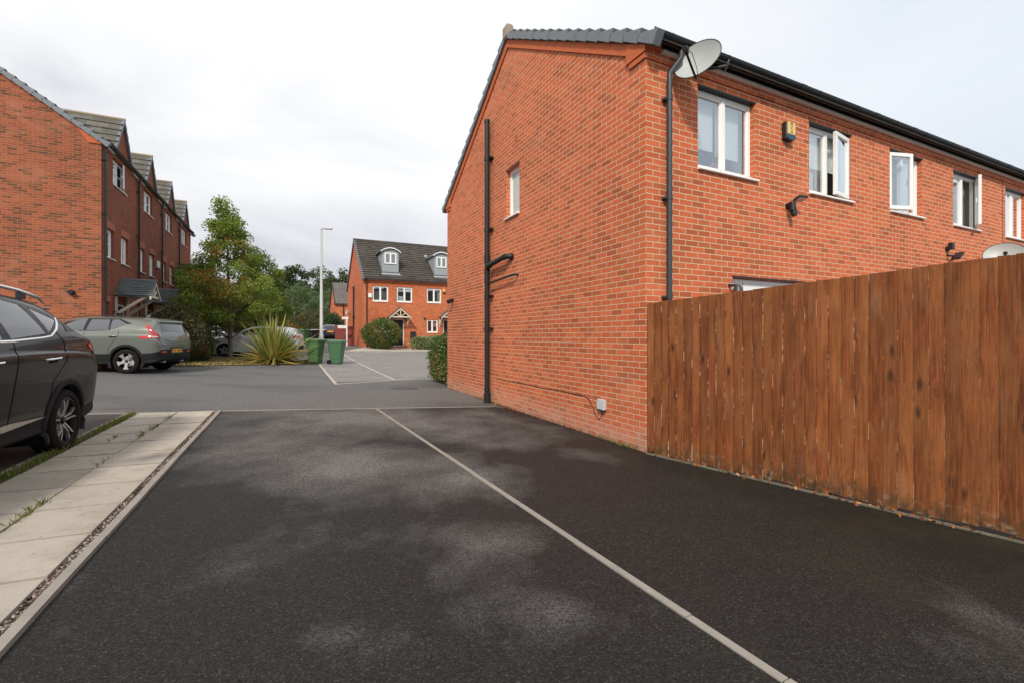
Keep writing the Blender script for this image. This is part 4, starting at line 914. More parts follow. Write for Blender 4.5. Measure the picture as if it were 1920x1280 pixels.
        for i in range(n): mb.prism([A2[i], A2[i+1], (A2[i+1][0], A2[i+1][1]-.07), (A2[i][0], A2[i][1]-.07)], fy+.12, fy+.16, F)
        mb.build('arched_fascia', M['upvc'], dm)
        window(lambda u, z, d=0: F(u, z, fy+d+.05), dm, u0, u1, z0, z1, lintel=False, sill=False, rec=.03, deep=.35, fw=.07, wide=0.)
    return t, F
tD, FD = far_house(0, 4.14, 'dormer house with the big round bush and black front door, left end of its row', [(.65, 1.78, 4.0, 5.12, [(.7, 1.75, 4.05, 4.75, 'slats')]), (2.40, 3.56, 4.0, 5.12, [(2.45, 3.5, 4.78, 5.05, 'blind'), (2.45, 2.9, 4.03, 4.45, 'blind')]), (.85, 1.95, 1.75, 2.73, None)], [(2.09, 2.93, .78, 2.74)], [(1.62, 2.50, 6.88, 7.72)], True)
tE, FE_ = far_house(4.14, 8.4, 'dormer house behind the pale hedge, half hidden by the near gable wall', [(4.68, 5.82, 4.02, 5.12, [(5.55, 5.78, 4.05, 5.05, 'curtain')]), (4.68, 5.55, 1.74, 2.72, [(5.15, 5.5, 2.2, 2.7, 'curtain')]), (6.5, 7.6, 4.0, 5.12, None)], [(5.98, 6.8, .78, 2.74)], [(5.62, 6.44, 6.86, 7.7)], False)
canopy(FD, tD, 2.51, 2.92, .72, .62, .8, 'cream', 'tiles_far', False); canopy(FE_, tE, 6.40, 2.98, .72, .62, .8, 'cream', 'tiles_far', False)
mb = MB(); mb.tube([FE_(4.5, 2.8, 0), FE_(4.5, 2.8, .08)], .08, 10); mb.build('vent', M['black_plastic'], tE, smooth=True)
mb = MB(); q = .737; mb.box((1.16, 2.95, 5.78+q*2.95), (1.36, 3.15, 5.78+q*3.1+.12)); mb.build('roof_vent', M['concrete'], tE, bevel=.02)
t = thing('alarm_box', 'white square alarm box left of the far house window', 'alarm', (DX+CA*.47, DY+SA*.47, 4.4), TH); mb = MB(); fbox(mb, A_, -.13, .13, -.16, .16, 0, .09); mb.build('case', M['sign_white'], t, bevel=.02); mb = MB(); fbox(mb, A_, -.1, .1, -.15, -.1, .09, .1); mb.build('strobe', M['galv'], t)
t = thing('alarm_bell', 'round orange alarm bell high on the far house beside the near gable', 'alarm', (DX+CA*6.05, DY+SA*6.05, 4.97), TH); M['orange'] = plain('orange_plastic', (.75,.36,.12), .5); mb = MB(); mb.lathe([(0, .10), (.10, .09), (.14, .05), (.15, 0)], lambda a, b, h: A_(a, b, h), 18); mb.build('dome', M['orange'], t, smooth=True); mb = MB(); fbox(mb, A_, -.12, .12, -.2, -.13, 0, .07); mb.build('strobe', M['dark_mark'], t)
t = thing('letterbox', 'black post box hung on the far house wall beside the pale hedge', 'post box', (DX+CA*3.6, DY+SA*3.6, 1.2), TH); mb = MB(); fbox(mb, A_, -.2, .2, 0, .62, 0, .16); mb.build('box_body', M['bin_black'], t, bevel=.02); mb = MB(); fbox(mb, A_, -.16, .16, .45, .5, .16, .17); mb.build('flap', M['black_plastic'], t)
dish((DX-SA*7.6-CA*.3, DY+CA*7.6-SA*.3, 3.55), -R(54), R(22), .27, .25, 'small satellite dish on the far gable wall above the white signpost', .3, TH-R(90))
def plain_house(loc, L_, D_, E_, RS, label, win=None):
    g = zg(*loc); t = thing('gabled_house', label, 'house', (loc[0], loc[1], 0), TH); F = fac((0, 0, 0), (1, 0, 0), (0, -1, 0)); FE = fac((0, 0, 0), (0, 1, 0), (-1, 0, 0)); mb = MB()
    wall(mb, F, 0, L_, g-.6, E_, win or []); wall(mb, fac((0, D_, 0), (1, 0, 0), (0, 1, 0)), 0, L_, g-.6, E_)
    for fe in (FE, fac((L_, 0, 0), (0, 1, 0), (1, 0, 0))): wall(mb, fe, 0, D_, g-.6, E_, top=[(0, E_), (D_, E_), (D_/2, E_+RS*D_/2)])
    mb.build('wall', M['brick_far'], t, weld=True); mb = MB(); zr = E_+.1+RS*D_/2
    roof_courses(mb, (-.1, -.3, E_+.1-RS*.3), (L_, -.3, E_+.1-RS*.3), (-.1, D_/2, zr), 18, .04); roof_courses(mb, (-.1, D_+.3, E_+.1-RS*.3), (L_, D_+.3, E_+.1-RS*.3), (-.1, D_/2, zr), 18, .04)
    r = mb.build('roof', M['tiles_far'], t); mb = MB(); verge_run(mb, FE, -.3, E_+.1-RS*.3, D_/2, zr, 16, 0, .14, h=.16); verge_run(mb, FE, D_+.3, E_+.1-RS*.3, D_/2, zr, 16, 0, .14, h=.16); mb.build('verge_tiles', M['dark_mark'], r)
    gutter(F, t, 0, L_, E_, .2, .08); downpipe(F, t, 1.0, E_-.35, g, r=.06, mat='black_plastic', step=2)
    mb = MB(); fbox(mb, F, .1, L_, g+2.55, g+2.6, .002, .015); mb.build('string_course', M['soldier'], t)
    for w in (win or []): window(F, t, *w, lintel=False, deep=.8)
    return t
plain_house((-23.15, 60, 0)[:2], 9, 8.2, 5.75, .75, 'orange brick house with grey roof between the lamp post and the dormer house')
plain_house((-38.0, 92.0), 12, 9, 6.0, .78, 'farthest orange brick house, its grey roof just right of the tall lamp post', [(2.6, 3.9, zg(-38, 92)+1.2, zg(-38, 92)+2.5), (.6, 1.2, zg(-38, 92)+1.2, zg(-38, 92)+2.5)])
# ------------------------------------------------------------------ timber fence from the corner of the house
fa, fb = Vector((1.690, 5.655)), Vector((3.648, 3.26)); fd = (fb-fa); FLn = fd.length; fd.normalize(); fang = math.atan2(fd.y, fd.x)
fence = thing('timber_fence', 'tall red brown close board fence running from the house corner', 'fence', (fa.x, fa.y, -.02), fang)
fence['label'] = 'tall brown timber fence of upright boards running from the house corner to the right'
# local x along the fence, local -y towards the drive
s = -.012; k = 0
while s < FLn*1.62:
    w = random.choice([.092, .095, .098, .10]); lean = random.uniform(-.0025, .0025); top = 1.868+.185*(s/FLn)+random.uniform(-.003, .003); y0 = random.uniform(-.003, .003); b0 = .035+random.uniform(-.02, .015); r2 = s+w+.004
    mb = MB(); nz = 7
    for i in range(nz+1):
        z = b0+(top-b0)*i/nz; q = random.uniform(-.0012, .0012)+lean*(z-.9)
        for x, y in ((s-.004+q, -.006+y0), (s+w+q, -.020+y0), (s+w+q, -.001+y0), (s-.004+q, .004+y0)): mb.v.append((x-s, y, z+(random.uniform(-.004, .004) if i == nz else 0)))
    for i in range(nz):
        for j in range(4):
            mb.f.append([i*4+j, i*4+(j+1)%4, i*4+4+(j+1)%4, i*4+4+j]); mb.m.append(1 if j == 1 else 0)
    mb.f.append([3, 2, 1, 0]); mb.m.append(0); mb.f.append([nz*4+i for i in range(4)]); mb.m.append(0)
    mb.build('board', [M['fence_wood'], M['raw_edge']], fence).location.x = s; s += w; k += 1
for z in (.35, 1.0, 1.62):
    mb = MB(); mb.prism([(.006, z), (.05, z), (.05, z+.05), (.006, z+.085)], 0, FLn*1.62, lambda a, b, u: (u, a, b)); mb.build('rail', M['fence_wood'], fence)
for x in (.06, 1.85, 3.65):
    mb = MB(); mb.box((x-.05, .05, -.2), (x+.05, .15, 1.8)); mb.prism([(x-.055, 1.8), (x+.055, 1.8), (x, 1.84)], .045, .155, lambda a, b, u: (a, u, b)); mb.build('post', M['fence_wood'], fence)

# ------------------------------------------------------------------ street furniture
def lamp_post(loc, h, r, label, yaw):
    t = thing('street_lamp', label, 'street lamp', (*loc, zg(*loc)), yaw)
    mb = MB(); mb.lathe([(0, -.2), (r*1.15, -.2), (r*1.15, .9), (r*1.1, 1.0), (r*.86, 1.08), (r*.5, h-.1), (r*.45, h), (0, h)], lambda a, b, c: (a, b, c), 14); mb.build('column', M['galv'], t, smooth=True)
    mb = MB(); mb.box((-r*1.3, -.06, .35), (-r*.9, .06, .85)); mb.build('column_door', M['galv'], t)
    mb = MB(); mb.tube([(0, 0, h-.02), (.0, 0, h+.06), (.16, 0, h+.09)], r*.4, 8); mb.box((.1, -.1, h+.06), (.62, .1, h+.14)); mb.prism([(-.06, h+.0), (.06, h+.0), (.05, h+.14), (-.05, h+.14)], -.06, .06, lambda a, b, c: (a, c, b)); hd = mb.build('lantern', M['galv'], t, bevel=.02)
    mb = MB(); mb.box((.22, -.08, h+.045), (.58, .08, h+.06)); mb.build('lens', M['lamp_clear'], hd)
    return t
lamp_post((-11.25, 27.0), 7.2, .115, 'tall pale steel lamp post behind the two green bins', R(12))
lamp_post((-41.2, 86.6), 5.7, .10, 'short distant pale lamp post in front of the willow bushes', R(15))
def wheelie_bin(loc, rz, mat, label, h=1.07, lidmat=None, group='green wheelie bins on the tarmac', w=.56, dp=.66):
    t = thing('wheelie_bin', label, 'bin', (*loc, zg(*loc)+.004), rz, group)
    m = M[mat]; mb = MB(); hb = h-.09     # local x: front of the bin (wheels at -x)
    def ring(z, k, x0, x1, hw, rr=.05): return [(x0+rr, -hw, z), (x1-rr, -hw, z), (x1, -hw+rr, z), (x1, hw-rr, z), (x1-rr, hw, z), (x0+rr, hw, z), (x0, hw-rr, z), (x0, -hw+rr, z)]
    lv = [(.02, -.20, .20, w*.39), (.06, -.24, .22, w*.41), (.30, -.26, .245, w*.43), (hb-.06, -.33, .315, w*.49), (hb-.055, -.35, .335, w*.515), (hb, -.355, .34, w*.52)]
    rs = [ring(z, 0, a, b, c) for z, a, b, c in lv]
    for q in rs: mb.v += q
    for i in range(len(rs)-1):
        for j in range(8): mb.f.append([i*8+j, i*8+(j+1)%8, i*8+8+(j+1)%8, i*8+8+j]); mb.m.append(0)
    mb.f.append(list(range(8))[::-1]); mb.m.append(0)
    for sd in (-1, 1):   # moulded side panels
        T = lambda a, b, c: (a, sd*(w*.40+.098*b*w*.9+c), b)
        mb.prism([(-.15, .22), (.13, .22), (.18, hb-.2), (-.2, hb-.2)], .002, .012, T)
    mb.build('bin_body', m, t, bevel=.008)
    mb = MB(); mb.add([(-.36, -w*.55, hb+.005), (.38, -w*.55, hb+.005), (.38, w*.55, hb+.005), (-.36, w*.55, hb+.005), (-.36, -w*.55, hb+.03), (.38, -w*.55, hb+.03), (.38, w*.55, hb+.03), (-.36, w*.55, hb+.03), (-.30, -w*.45, hb+.09), (.28, -w*.45, hb+.075), (.28, w*.45, hb+.075), (-.30, w*.45, hb+.09)], [(3,2,1,0), (0,1,5,4), (1,2,6,5), (2,3,7,6), (3,0,4,7), (4,5,9,8), (5,6,10,9), (6,7,11,10), (7,4,8,11), (8,9,10,11)])
    ld = mb.build('lid', M[lidmat or mat], t, bevel=.012)
    mb = MB(); mb.tube([(-.36, -w*.4, hb+.0), (-.44, -w*.4, hb-.0), (-.44, w*.4, hb-.0), (-.36, w*.4, hb+.0)], .016, 8); mb.build('handle', m, t)
    for sd in (-1, 1):
        mb = MB(); T = lambda a, b, c: (-.27+a, sd*(w*.43+c), .10+b); mb.lathe([(0, .0), (.07, .0), (.10, .005), (.10, .045), (.07, .05), (.06, .035), (0, .035)], T, 18); mb.build('bin_wheel', M['rubber'], t, smooth=True)
    mb = MB(); mb.tube([(-.27, -w*.44, .10), (-.27, w*.44, .10)], .012, 6); mb.build('axle', M['galv'], t)
    return t
wheelie_bin((-8.70, 20.25), R(-14), 'bin_green_old', 'faded green wheelie bin beside the spiky flax plant', h=1.09, w=.54)
wheelie_bin((-7.88, 20.60), R(4), 'bin_green', 'brighter green wheelie bin standing clear on the grey bays, right of the other')
wheelie_bin((-16.1, 35.6), R(60), 'bin_green', 'distant green wheelie bin left of the distant grey bin', group='distant bins beyond the flax plant')
wheelie_bin((-15.2, 35.6), R(70), 'bin_black', 'distant dark grey wheelie bin with pale lid by the dark parked car', lidmat='galv', group='distant bins beyond the flax plant')
wheelie_bin((-4.75, 30.0), R(120), 'bin_black', 'black bin peeping out beside the hedge at the near gable end', h=.95, group='bins by the far hedge')
# estate signpost, red gate
g = zg(-12.3, 34.0); t = thing('sign_post', 'white signpost with two small blank boards against the far gable', 'sign', (-12.22, 33.85, g), R(26))
mb = MB(); mb.box((-.045, -.045, -.1), (.045, .045, 2.05)); mb.build('post', M['sign_white'], t, bevel=.006)
mb = MB(); mb.box((-.34, -.02, 1.95), (.10, .02, 2.12)); mb.build('sign_board', M['sign_white'], t); mb = MB(); mb.box((-.62, -.015, 1.28), (-.05, .015, 1.50)); mb.build('sign_board', M['sign_white'], t)
t = thing('garden_gate', 'red stained timber fence panel between the far houses', 'fence', (-13.2, 34.4, zg(-13, 34)), R(12))
mb = MB()
for i in range(11): mb.box((i*.12, random.uniform(-.005, .005), 0), (i*.12+.112, .02, 1.42))
mb.build('boards', M['red_fence'], t); mb = MB(); mb.box((0, .02, .3), (1.32, .06, .4)); mb.box((0, .02, 1.1), (1.32, .06, 1.2)); mb.build('rail', M['red_fence'], t); mb = MB(); mb.box((-.1, -.01, -.1), (-.005, .09, 1.5)); mb.build('post', M['red_fence'], t)
# drain cover
t = thing('drain_cover', 'dull rectangular iron drain cover set in the road', 'drain cover', (-2.95, 12.35, zg(-2.95, 12.35)+.004), R(24))
M['iron'] = plain('cast_iron', (.09,.085,.08), .6, .3, var=.3, sc=20)
mb = MB(); mb.box((-.36, -.28, -.01), (.36, .28, .006)); mb.build('frame', M['iron'], t, bevel=.003); mb = MB()
for i in range(7):
    for j in range(5): mb.box((-.3+i*.088, -.23+j*.095, .006), (-.3+i*.088+.06, -.23+j*.095+.065, .011))
mb.build('lid', M['iron'], t)

# ------------------------------------------------------------------ cars
def crs(P, n):
    """Catmull-Rom through the rows of P, n steps a span"""
    P = np.asarray(P, float); Q = np.concatenate([[2*P[0]-P[1]], P, [2*P[-1]-P[-2]]]); out = []
    for i in range(1, len(Q)-2):
        for t in np.linspace(0, 1, n, endpoint=False):
            a, b, c, d = Q[i-1], Q[i], Q[i+1], Q[i+2]
            out.append(.5*((2*b)+(-a+c)*t+(2*a-5*b+4*c-d)*t*t+(-a+3*b-3*c+d)*t**3))
    out.append(P[-1]); return np.array(out)
def section(W, z0, zs, zb, zr, Wr):
    Wb = W-.055; zt = max(zr-.07, zb+.006)
    return [(0, z0+.02), (.72*W, z0), (W-.06, z0+.015), (W-.045, z0+.10), (W-.022, z0+.24), (W, (z0+.24)*.3+zs*.7), (W-.001, zs-.012), (W-.024, zs+.028), (Wb, zb), (Wb*.52+Wr*.48+.022, zb*.5+zt*.5), (Wr, zt), (Wr-.10, max(zr-.012, zt+.002)), (Wr*.5, max(zr+.022, zt+.004)), (0, max(zr+.032, zt+.005))]
def in_poly(p, poly):
    s = 0
    for i in range(len(poly)):
        a, b = poly[i], poly[(i+1)%len(poly)]; c = (b[0]-a[0])*(p[1]-a[1])-(b[1]-a[1])*(p[0]-a[0])
        if abs(c) < 1e-9: continue
        if s == 0: s = 1 if c > 0 else -1
        elif (c > 0) != (s > 0): return False
    return True
class Car:
    def __init__(s, label, loc, z, heading, st, axles, wr, paintm, clad_h, arch, holes=(), tail=None, group=None, cat='car', track=.92, cladr=.06, cladrow=3.7):
        s.t = thing('parked_car', label, cat, (*loc, z), heading, group); s.ax = axles; s.wr = wr
        tailz = tail or (.45, 1.0)
        secs = [section(*q[1:]) for q in st]; xs = [q[0] for q in st]
        n = len(secs[0]); ctr = []
        for i, (x, sc) in enumerate(zip(xs, secs)): ctr.append([(x, y, z_) for y, z_ in sc])
        def cap(i, x): return [(x, 0, secs[i][1][1]+(secs[i][-1][1]-secs[i][1][1])*(.15+.75*k/(n-1))) for k in range(n)]
        ctr = [cap(0, xs[0]-.025)]+ctr+[cap(-1, xs[-1]+.02)]
        A = np.array(ctr); A = np.stack([crs(A[i], 5) for i in range(len(A))]); A = np.stack([crs(A[:, j], 9) for j in range(A.shape[1])], 1)
        A[:, 0, 1] = 0; A[:, -1, 1] = 0; A[:, :, 1] = np.maximum(A[:, :, 1], 0)
        ni, nj = A.shape[:2]; V = [tuple(p) for p in A.reshape(-1, 3)]; Fq = [(i*nj+j, i*nj+j+1, (i+1)*nj+j+1, (i+1)*nj+j) for i in range(ni-1) for j in range(nj-1)]
        off = len(V); V += [(x, -y, z_) for x, y, z_ in V]; Fq += [tuple(off+k for k in f[::-1]) for f in Fq]
        s.bvh = BVHTree.FromPolygons(V, Fq)
        bm = bmesh.new(); vs = [bm.verts.new(v) for v in V]; kmax = cladrow*5
        for f in Fq:
            try:
                g_ = bm.faces.new([vs[k] for k in f]); g_.material_index = 1 if min((k % off) % nj for k in f) < kmax else 0
            except ValueError: pass
        dead = []; R_ = arch
        for f in bm.faces:
            c = f.calc_center_median()
            for ax in axles:
                if (c.x-ax)**2+(c.z-wr)**2 < R_**2 and abs(c.y) > .5 and c.z < wr+R_: dead.append(f); break
            else:
                if any(in_poly((c.x, c.z), h) for h in holes) and abs(c.y) > .35: dead.append(f)
        bmesh.ops.delete(bm, geom=list(set(dead)), context='FACES')
        for v in bm.verts:
            if v.is_boundary and abs(v.co.y) > .4 and v.co.z < wr+R_+.08:
                for ax in axles:
                    d = math.hypot(v.co.x-ax, v.co.z-wr)
                    if abs(d-R_) < .07 and v.co.z > .15: k = R_/d; v.co.x = ax+(v.co.x-ax)*k; v.co.z = wr+(v.co.z-wr)*k
        bmesh.ops.remove_doubles(bm, verts=bm.verts, dist=1e-4)
        for f in bm.faces:
            c = f.calc_center_median(); f.smooth = True
            near = min(math.hypot(c.x-ax, c.z-wr) for ax in axles)
        bmesh.ops.recalc_face_normals(bm, faces=bm.faces)
        me = bpy.data.meshes.new('body'); bm.to_mesh(me); bm.free(); me.materials.append(M[paintm]); me.materials.append(M['clad']); s.body = link('body', me, s.t)
        if cladr > 0:
            for ax in axles:
                for sd in (-1, 1):
                    row = []
                    for a in np.linspace(-.42, math.pi+.42, 44):
                        for rr, o_ in ((R_-.012, -.05), (R_-.006, .012), (R_+.012, .016), (R_+cladr*.8, .016), (R_+cladr, .001)):
                            x_, z_ = ax+rr*math.cos(a), wr+rr*math.sin(a)
                            h = s.bvh.ray_cast(Vector((x_, sd*3, z_)), Vector((0, -sd, 0)))
                            y_ = h[0].y if h[0] is not None and abs(h[0].y) > .6 else sd*(track-.02)
                            row.append((x_, y_+sd*o_, z_))
                    mb = MB(); mb.add(row, [(i*5+j, i*5+j+1, i*5+6+j, i*5+5+j) for i in range(43) for j in range(4)]); mb.build('wheel_arch_trim', M['clad'], s.body, smooth=50)
        for ax in axles:      # wheel wells
            for sd in (-1, 1):
                mb = MB()
                pts = [(ax+R_*math.cos(a), wr+R_*math.sin(a)) for a in np.linspace(-.5, math.pi+.5, 22)]
                vv = [(x, sd*.5, z_) for x, z_ in pts]+[(x, sd*(track-.045), z_) for x, z_ in pts]; m_ = len(pts)
                mb.add(vv, [(i, i+1, m_+i+1, m_+i) for i in range(m_-1)]+[tuple(range(m_))]); mb.build('wheel_arch', M['rubber'], s.t, fix=False)
        for i, ax in enumerate(axles):
            for sd in (-1, 1): s.wheel(ax, sd, track)
    def wheel(s, ax, sd, track): pass
    def panel(s, name, poly, side, mat, off=.004, step=.04, par=None, thick=0):
        ar = sum(poly[i][0]*poly[(i+1)%len(poly)][1]-poly[(i+1)%len(poly)][0]*poly[i][1] for i in range(len(poly)))
        if ar < 0: poly = poly[::-1]
        bm = bmesh.new(); xs = [p[0] for p in poly]; zs = [p[1] for p in poly]
        gx = np.linspace(min(xs), max(xs), max(2, int((max(xs)-min(xs))/step)+2)); gz = np.linspace(min(zs), max(zs), max(2, int((max(zs)-min(zs))/step)+2))
        vv = [[bm.verts.new((x, z, 0)) for x in gx] for z in gz]
        for j in range(len(gz)-1):
            for i in range(len(gx)-1): bm.faces.new((vv[j][i], vv[j][i+1], vv[j+1][i+1], vv[j+1][i]))
        for i in range(len(poly)):
            a = Vector((*poly[i], 0)); b = Vector((*poly[(i+1)%len(poly)], 0)); d = b-a
            bmesh.ops.bisect_plane(bm, geom=bm.verts[:]+bm.edges[:]+bm.faces[:], plane_co=a, plane_no=Vector((d.y, -d.x, 0)), clear_outer=True)
        bad = []
        for v in bm.verts:
            a, b = v.co.x, v.co.y
            o, d = {'L': (Vector((a, 3, b)), Vector((0, -1, 0))), 'R': (Vector((a, -3, b)), Vector((0, 1, 0))), 'B': (Vector((-4, a, b)), Vector((1, 0, 0))), 'F': (Vector((4, a, b)), Vector((-1, 0, 0)))}[side]
            h = s.bvh.ray_cast(o, d)
            if h[0] is None: bad.append(v); continue
            nn = h[1] if h[1].dot(d) < 0 else -h[1]
            v.co = h[0]+nn*off
        bmesh.ops.delete(bm, geom=bad, context='VERTS')
        if thick:
            pass
        for f in bm.faces: f.smooth = True
        me = bpy.data.meshes.new(name); bm.to_mesh(me); bm.free(); me.materials.append(M[mat] if isinstance(mat, str) else mat)
        return link(name, me, par or s.body)
    def line(s, name, pts, side, r, mat, off=.0, par=None, n=6):
        Q = []
        for a, b in zip(pts[:-1], pts[1:]):
            for k in range(n): Q.append((a[0]+(b[0]-a[0])*k/n, a[1]+(b[1]-a[1])*k/n))
        Q.append(pts[-1]); out = []
        for a, b in Q:
            o, d = {'L': (Vector((a, 3, b)), Vector((0, -1, 0))), 'R': (Vector((a, -3, b)), Vector((0, 1, 0))), 'B': (Vector((-4, a, b)), Vector((1, 0, 0)))}[side]
            h = s.bvh.ray_cast(o, d)
            if h[0] is not None: out.append(h[0]-d*off)
        mb = MB(); mb.tube(out, r, 6); return mb.build(name, M[mat], par or s.body, smooth=True)
def make_wheel(car, ax, sd, track, spokes, tw=.225, rimr=.245):
    wr = car.wr; T = lambda a, b, h: (ax+a, sd*(track-h), wr+b)
    mb = MB(); mb.lathe([(rimr, .02), (rimr+.02, .0), (wr-.04, .0), (wr-.012, .018), (wr, .05), (wr, tw-.05), (wr-.012, tw-.02), (wr-.04, tw), (rimr, tw), (rimr-.01, .12), (rimr, .02)], T, 40)
    ty = mb.build('wheel', M['rubber'], car.t, smooth=35)
    mb = MB(); mb.lathe([(0, .13), (rimr, .13), (rimr+.002, .022), (rimr+.012, .012), (rimr-.012, .010), (rimr-.02, .05), (rimr-.02, .12)], T, 40, 1)
    # brake disc
    mb.lathe([(0, .11), (.15, .11), (.15, .105), (0, .1)], T, 24, 2)
    for a0, pts in spokes:
        ca_, sa_ = math.cos(a0), math.sin(a0)
        mb.prism(pts, .018, .05, lambda r_, q, h: T(r_*ca_-q*sa_, r_*sa_+q*ca_, h+(.03 if r_ < .1 else 0)))
    mb.lathe([(0, .028), (.03, .028), (.034, .05), (.06, .055), (.06, .09)], T, 16, 1)
    mb.build('rim', [M['alloy'], M['alloy_black'], M['galv']], ty, smooth=30)
def five(k0, half=.03, n=5, rim=.238, split=False, root=.018):
    out = []
    for i in range(n):
        a = k0+2*math.pi*i/n
        if split:
            for d in (-1, 1): out.append((a, [(.045, d*.006), (.045, d*.028), (.14, d*.030), (.20, d*.047), (rim, d*.075), (rim, d*.055), (.20, d*.030), (.14, d*.014)][::d]))
        else: out.append((a, [(.04, -root), (.16, -half*.85), (rim, -half*1.9), (rim, half*1.9), (.16, half*.85), (.04, root)]))
    return out
def seats(car, xs, mat='clad', zf=.62, y=.36, top=1.12):
    mb = MB()
    for x in xs:
        for sd in (-1, 1):
            T = lambda a, b, h: (x+a, sd*y+h, b)
            mb.prism([(-.06, zf), (.08, zf), (-.02, top), (-.13, top)], -.24, .24, T); mb.prism([(-.16, top+.05), (-.06, top+.05), (-.08, top+.24), (-.17, top+.24)], -.13, .13, T); mb.prism([(.0, zf-.15), (.5, zf-.1), (.5, zf+.02), (0, zf)], -.25, .25, T)
    mb.box((-1.6, -.7, zf-.2), (1.1, .7, zf-.15)); mb.box((.75, -.72, .70), (1.1, .72, .98)); mb.build('interior', M[mat], car.t, bevel=.02)
def mirror(car, x, z, mat, y=.92):
    for sd in (-1, 1):
        mb = MB(); mb.box((x-.06, sd*y, z-.02), (x+.03, sd*(y+.08), z+.0)); mb.box((x-.09, sd*(y+.05), z-.02), (x+.06, sd*(y+.24), z+.13)); mb.build('wing_mirror', M[mat], car.body, bevel=.03, seg=2)

# --- black SUV: nose towards the camera side, its tail to the road
hb = R(-66+0); h_ = (math.sin(R(24)), -math.cos(R(24)))
SB = [(-2.305,.70,.46,.80,.95,1.00,.58), (-2.275,.845,.39,.86,1.04,1.09,.68), (-2.17,.905,.34,.97,1.16,1.21,.71), (-1.98,.925,.30,1.04,1.235,1.36,.66), (-1.70,.925,.28,1.07,1.245,1.575,.655), (-1.30,.93,.27,1.085,1.235,1.66,.66), (-.7,.93,.27,1.09,1.215,1.695,.665), (0,.93,.27,1.08,1.20,1.70,.66), (.42,.925,.27,1.06,1.18,1.63,.655), (.8,.92,.27,1.03,1.14,1.40,.68), (1.15,.915,.27,1.0,1.09,1.16,.73), (1.6,.90,.28,.95,1.03,1.07,.73), (2.0,.87,.30,.86,.95,.99,.68), (2.2,.78,.32,.75,.84,.88,.60), (2.29,.6,.36,.6,.7,.74,.5)]
DLO_B = [[(-1.12, 1.262), (-1.50, 1.43), (-1.06, 1.545), (-.98, 1.262)], [(-.90, 1.26), (-.34, 1.235), (-.24, 1.61), (-.72, 1.605), (-.95, 1.555)], [(-.22, 1.235), (.62, 1.215), (.80, 1.26), (.38, 1.555), (-.12, 1.62)]]
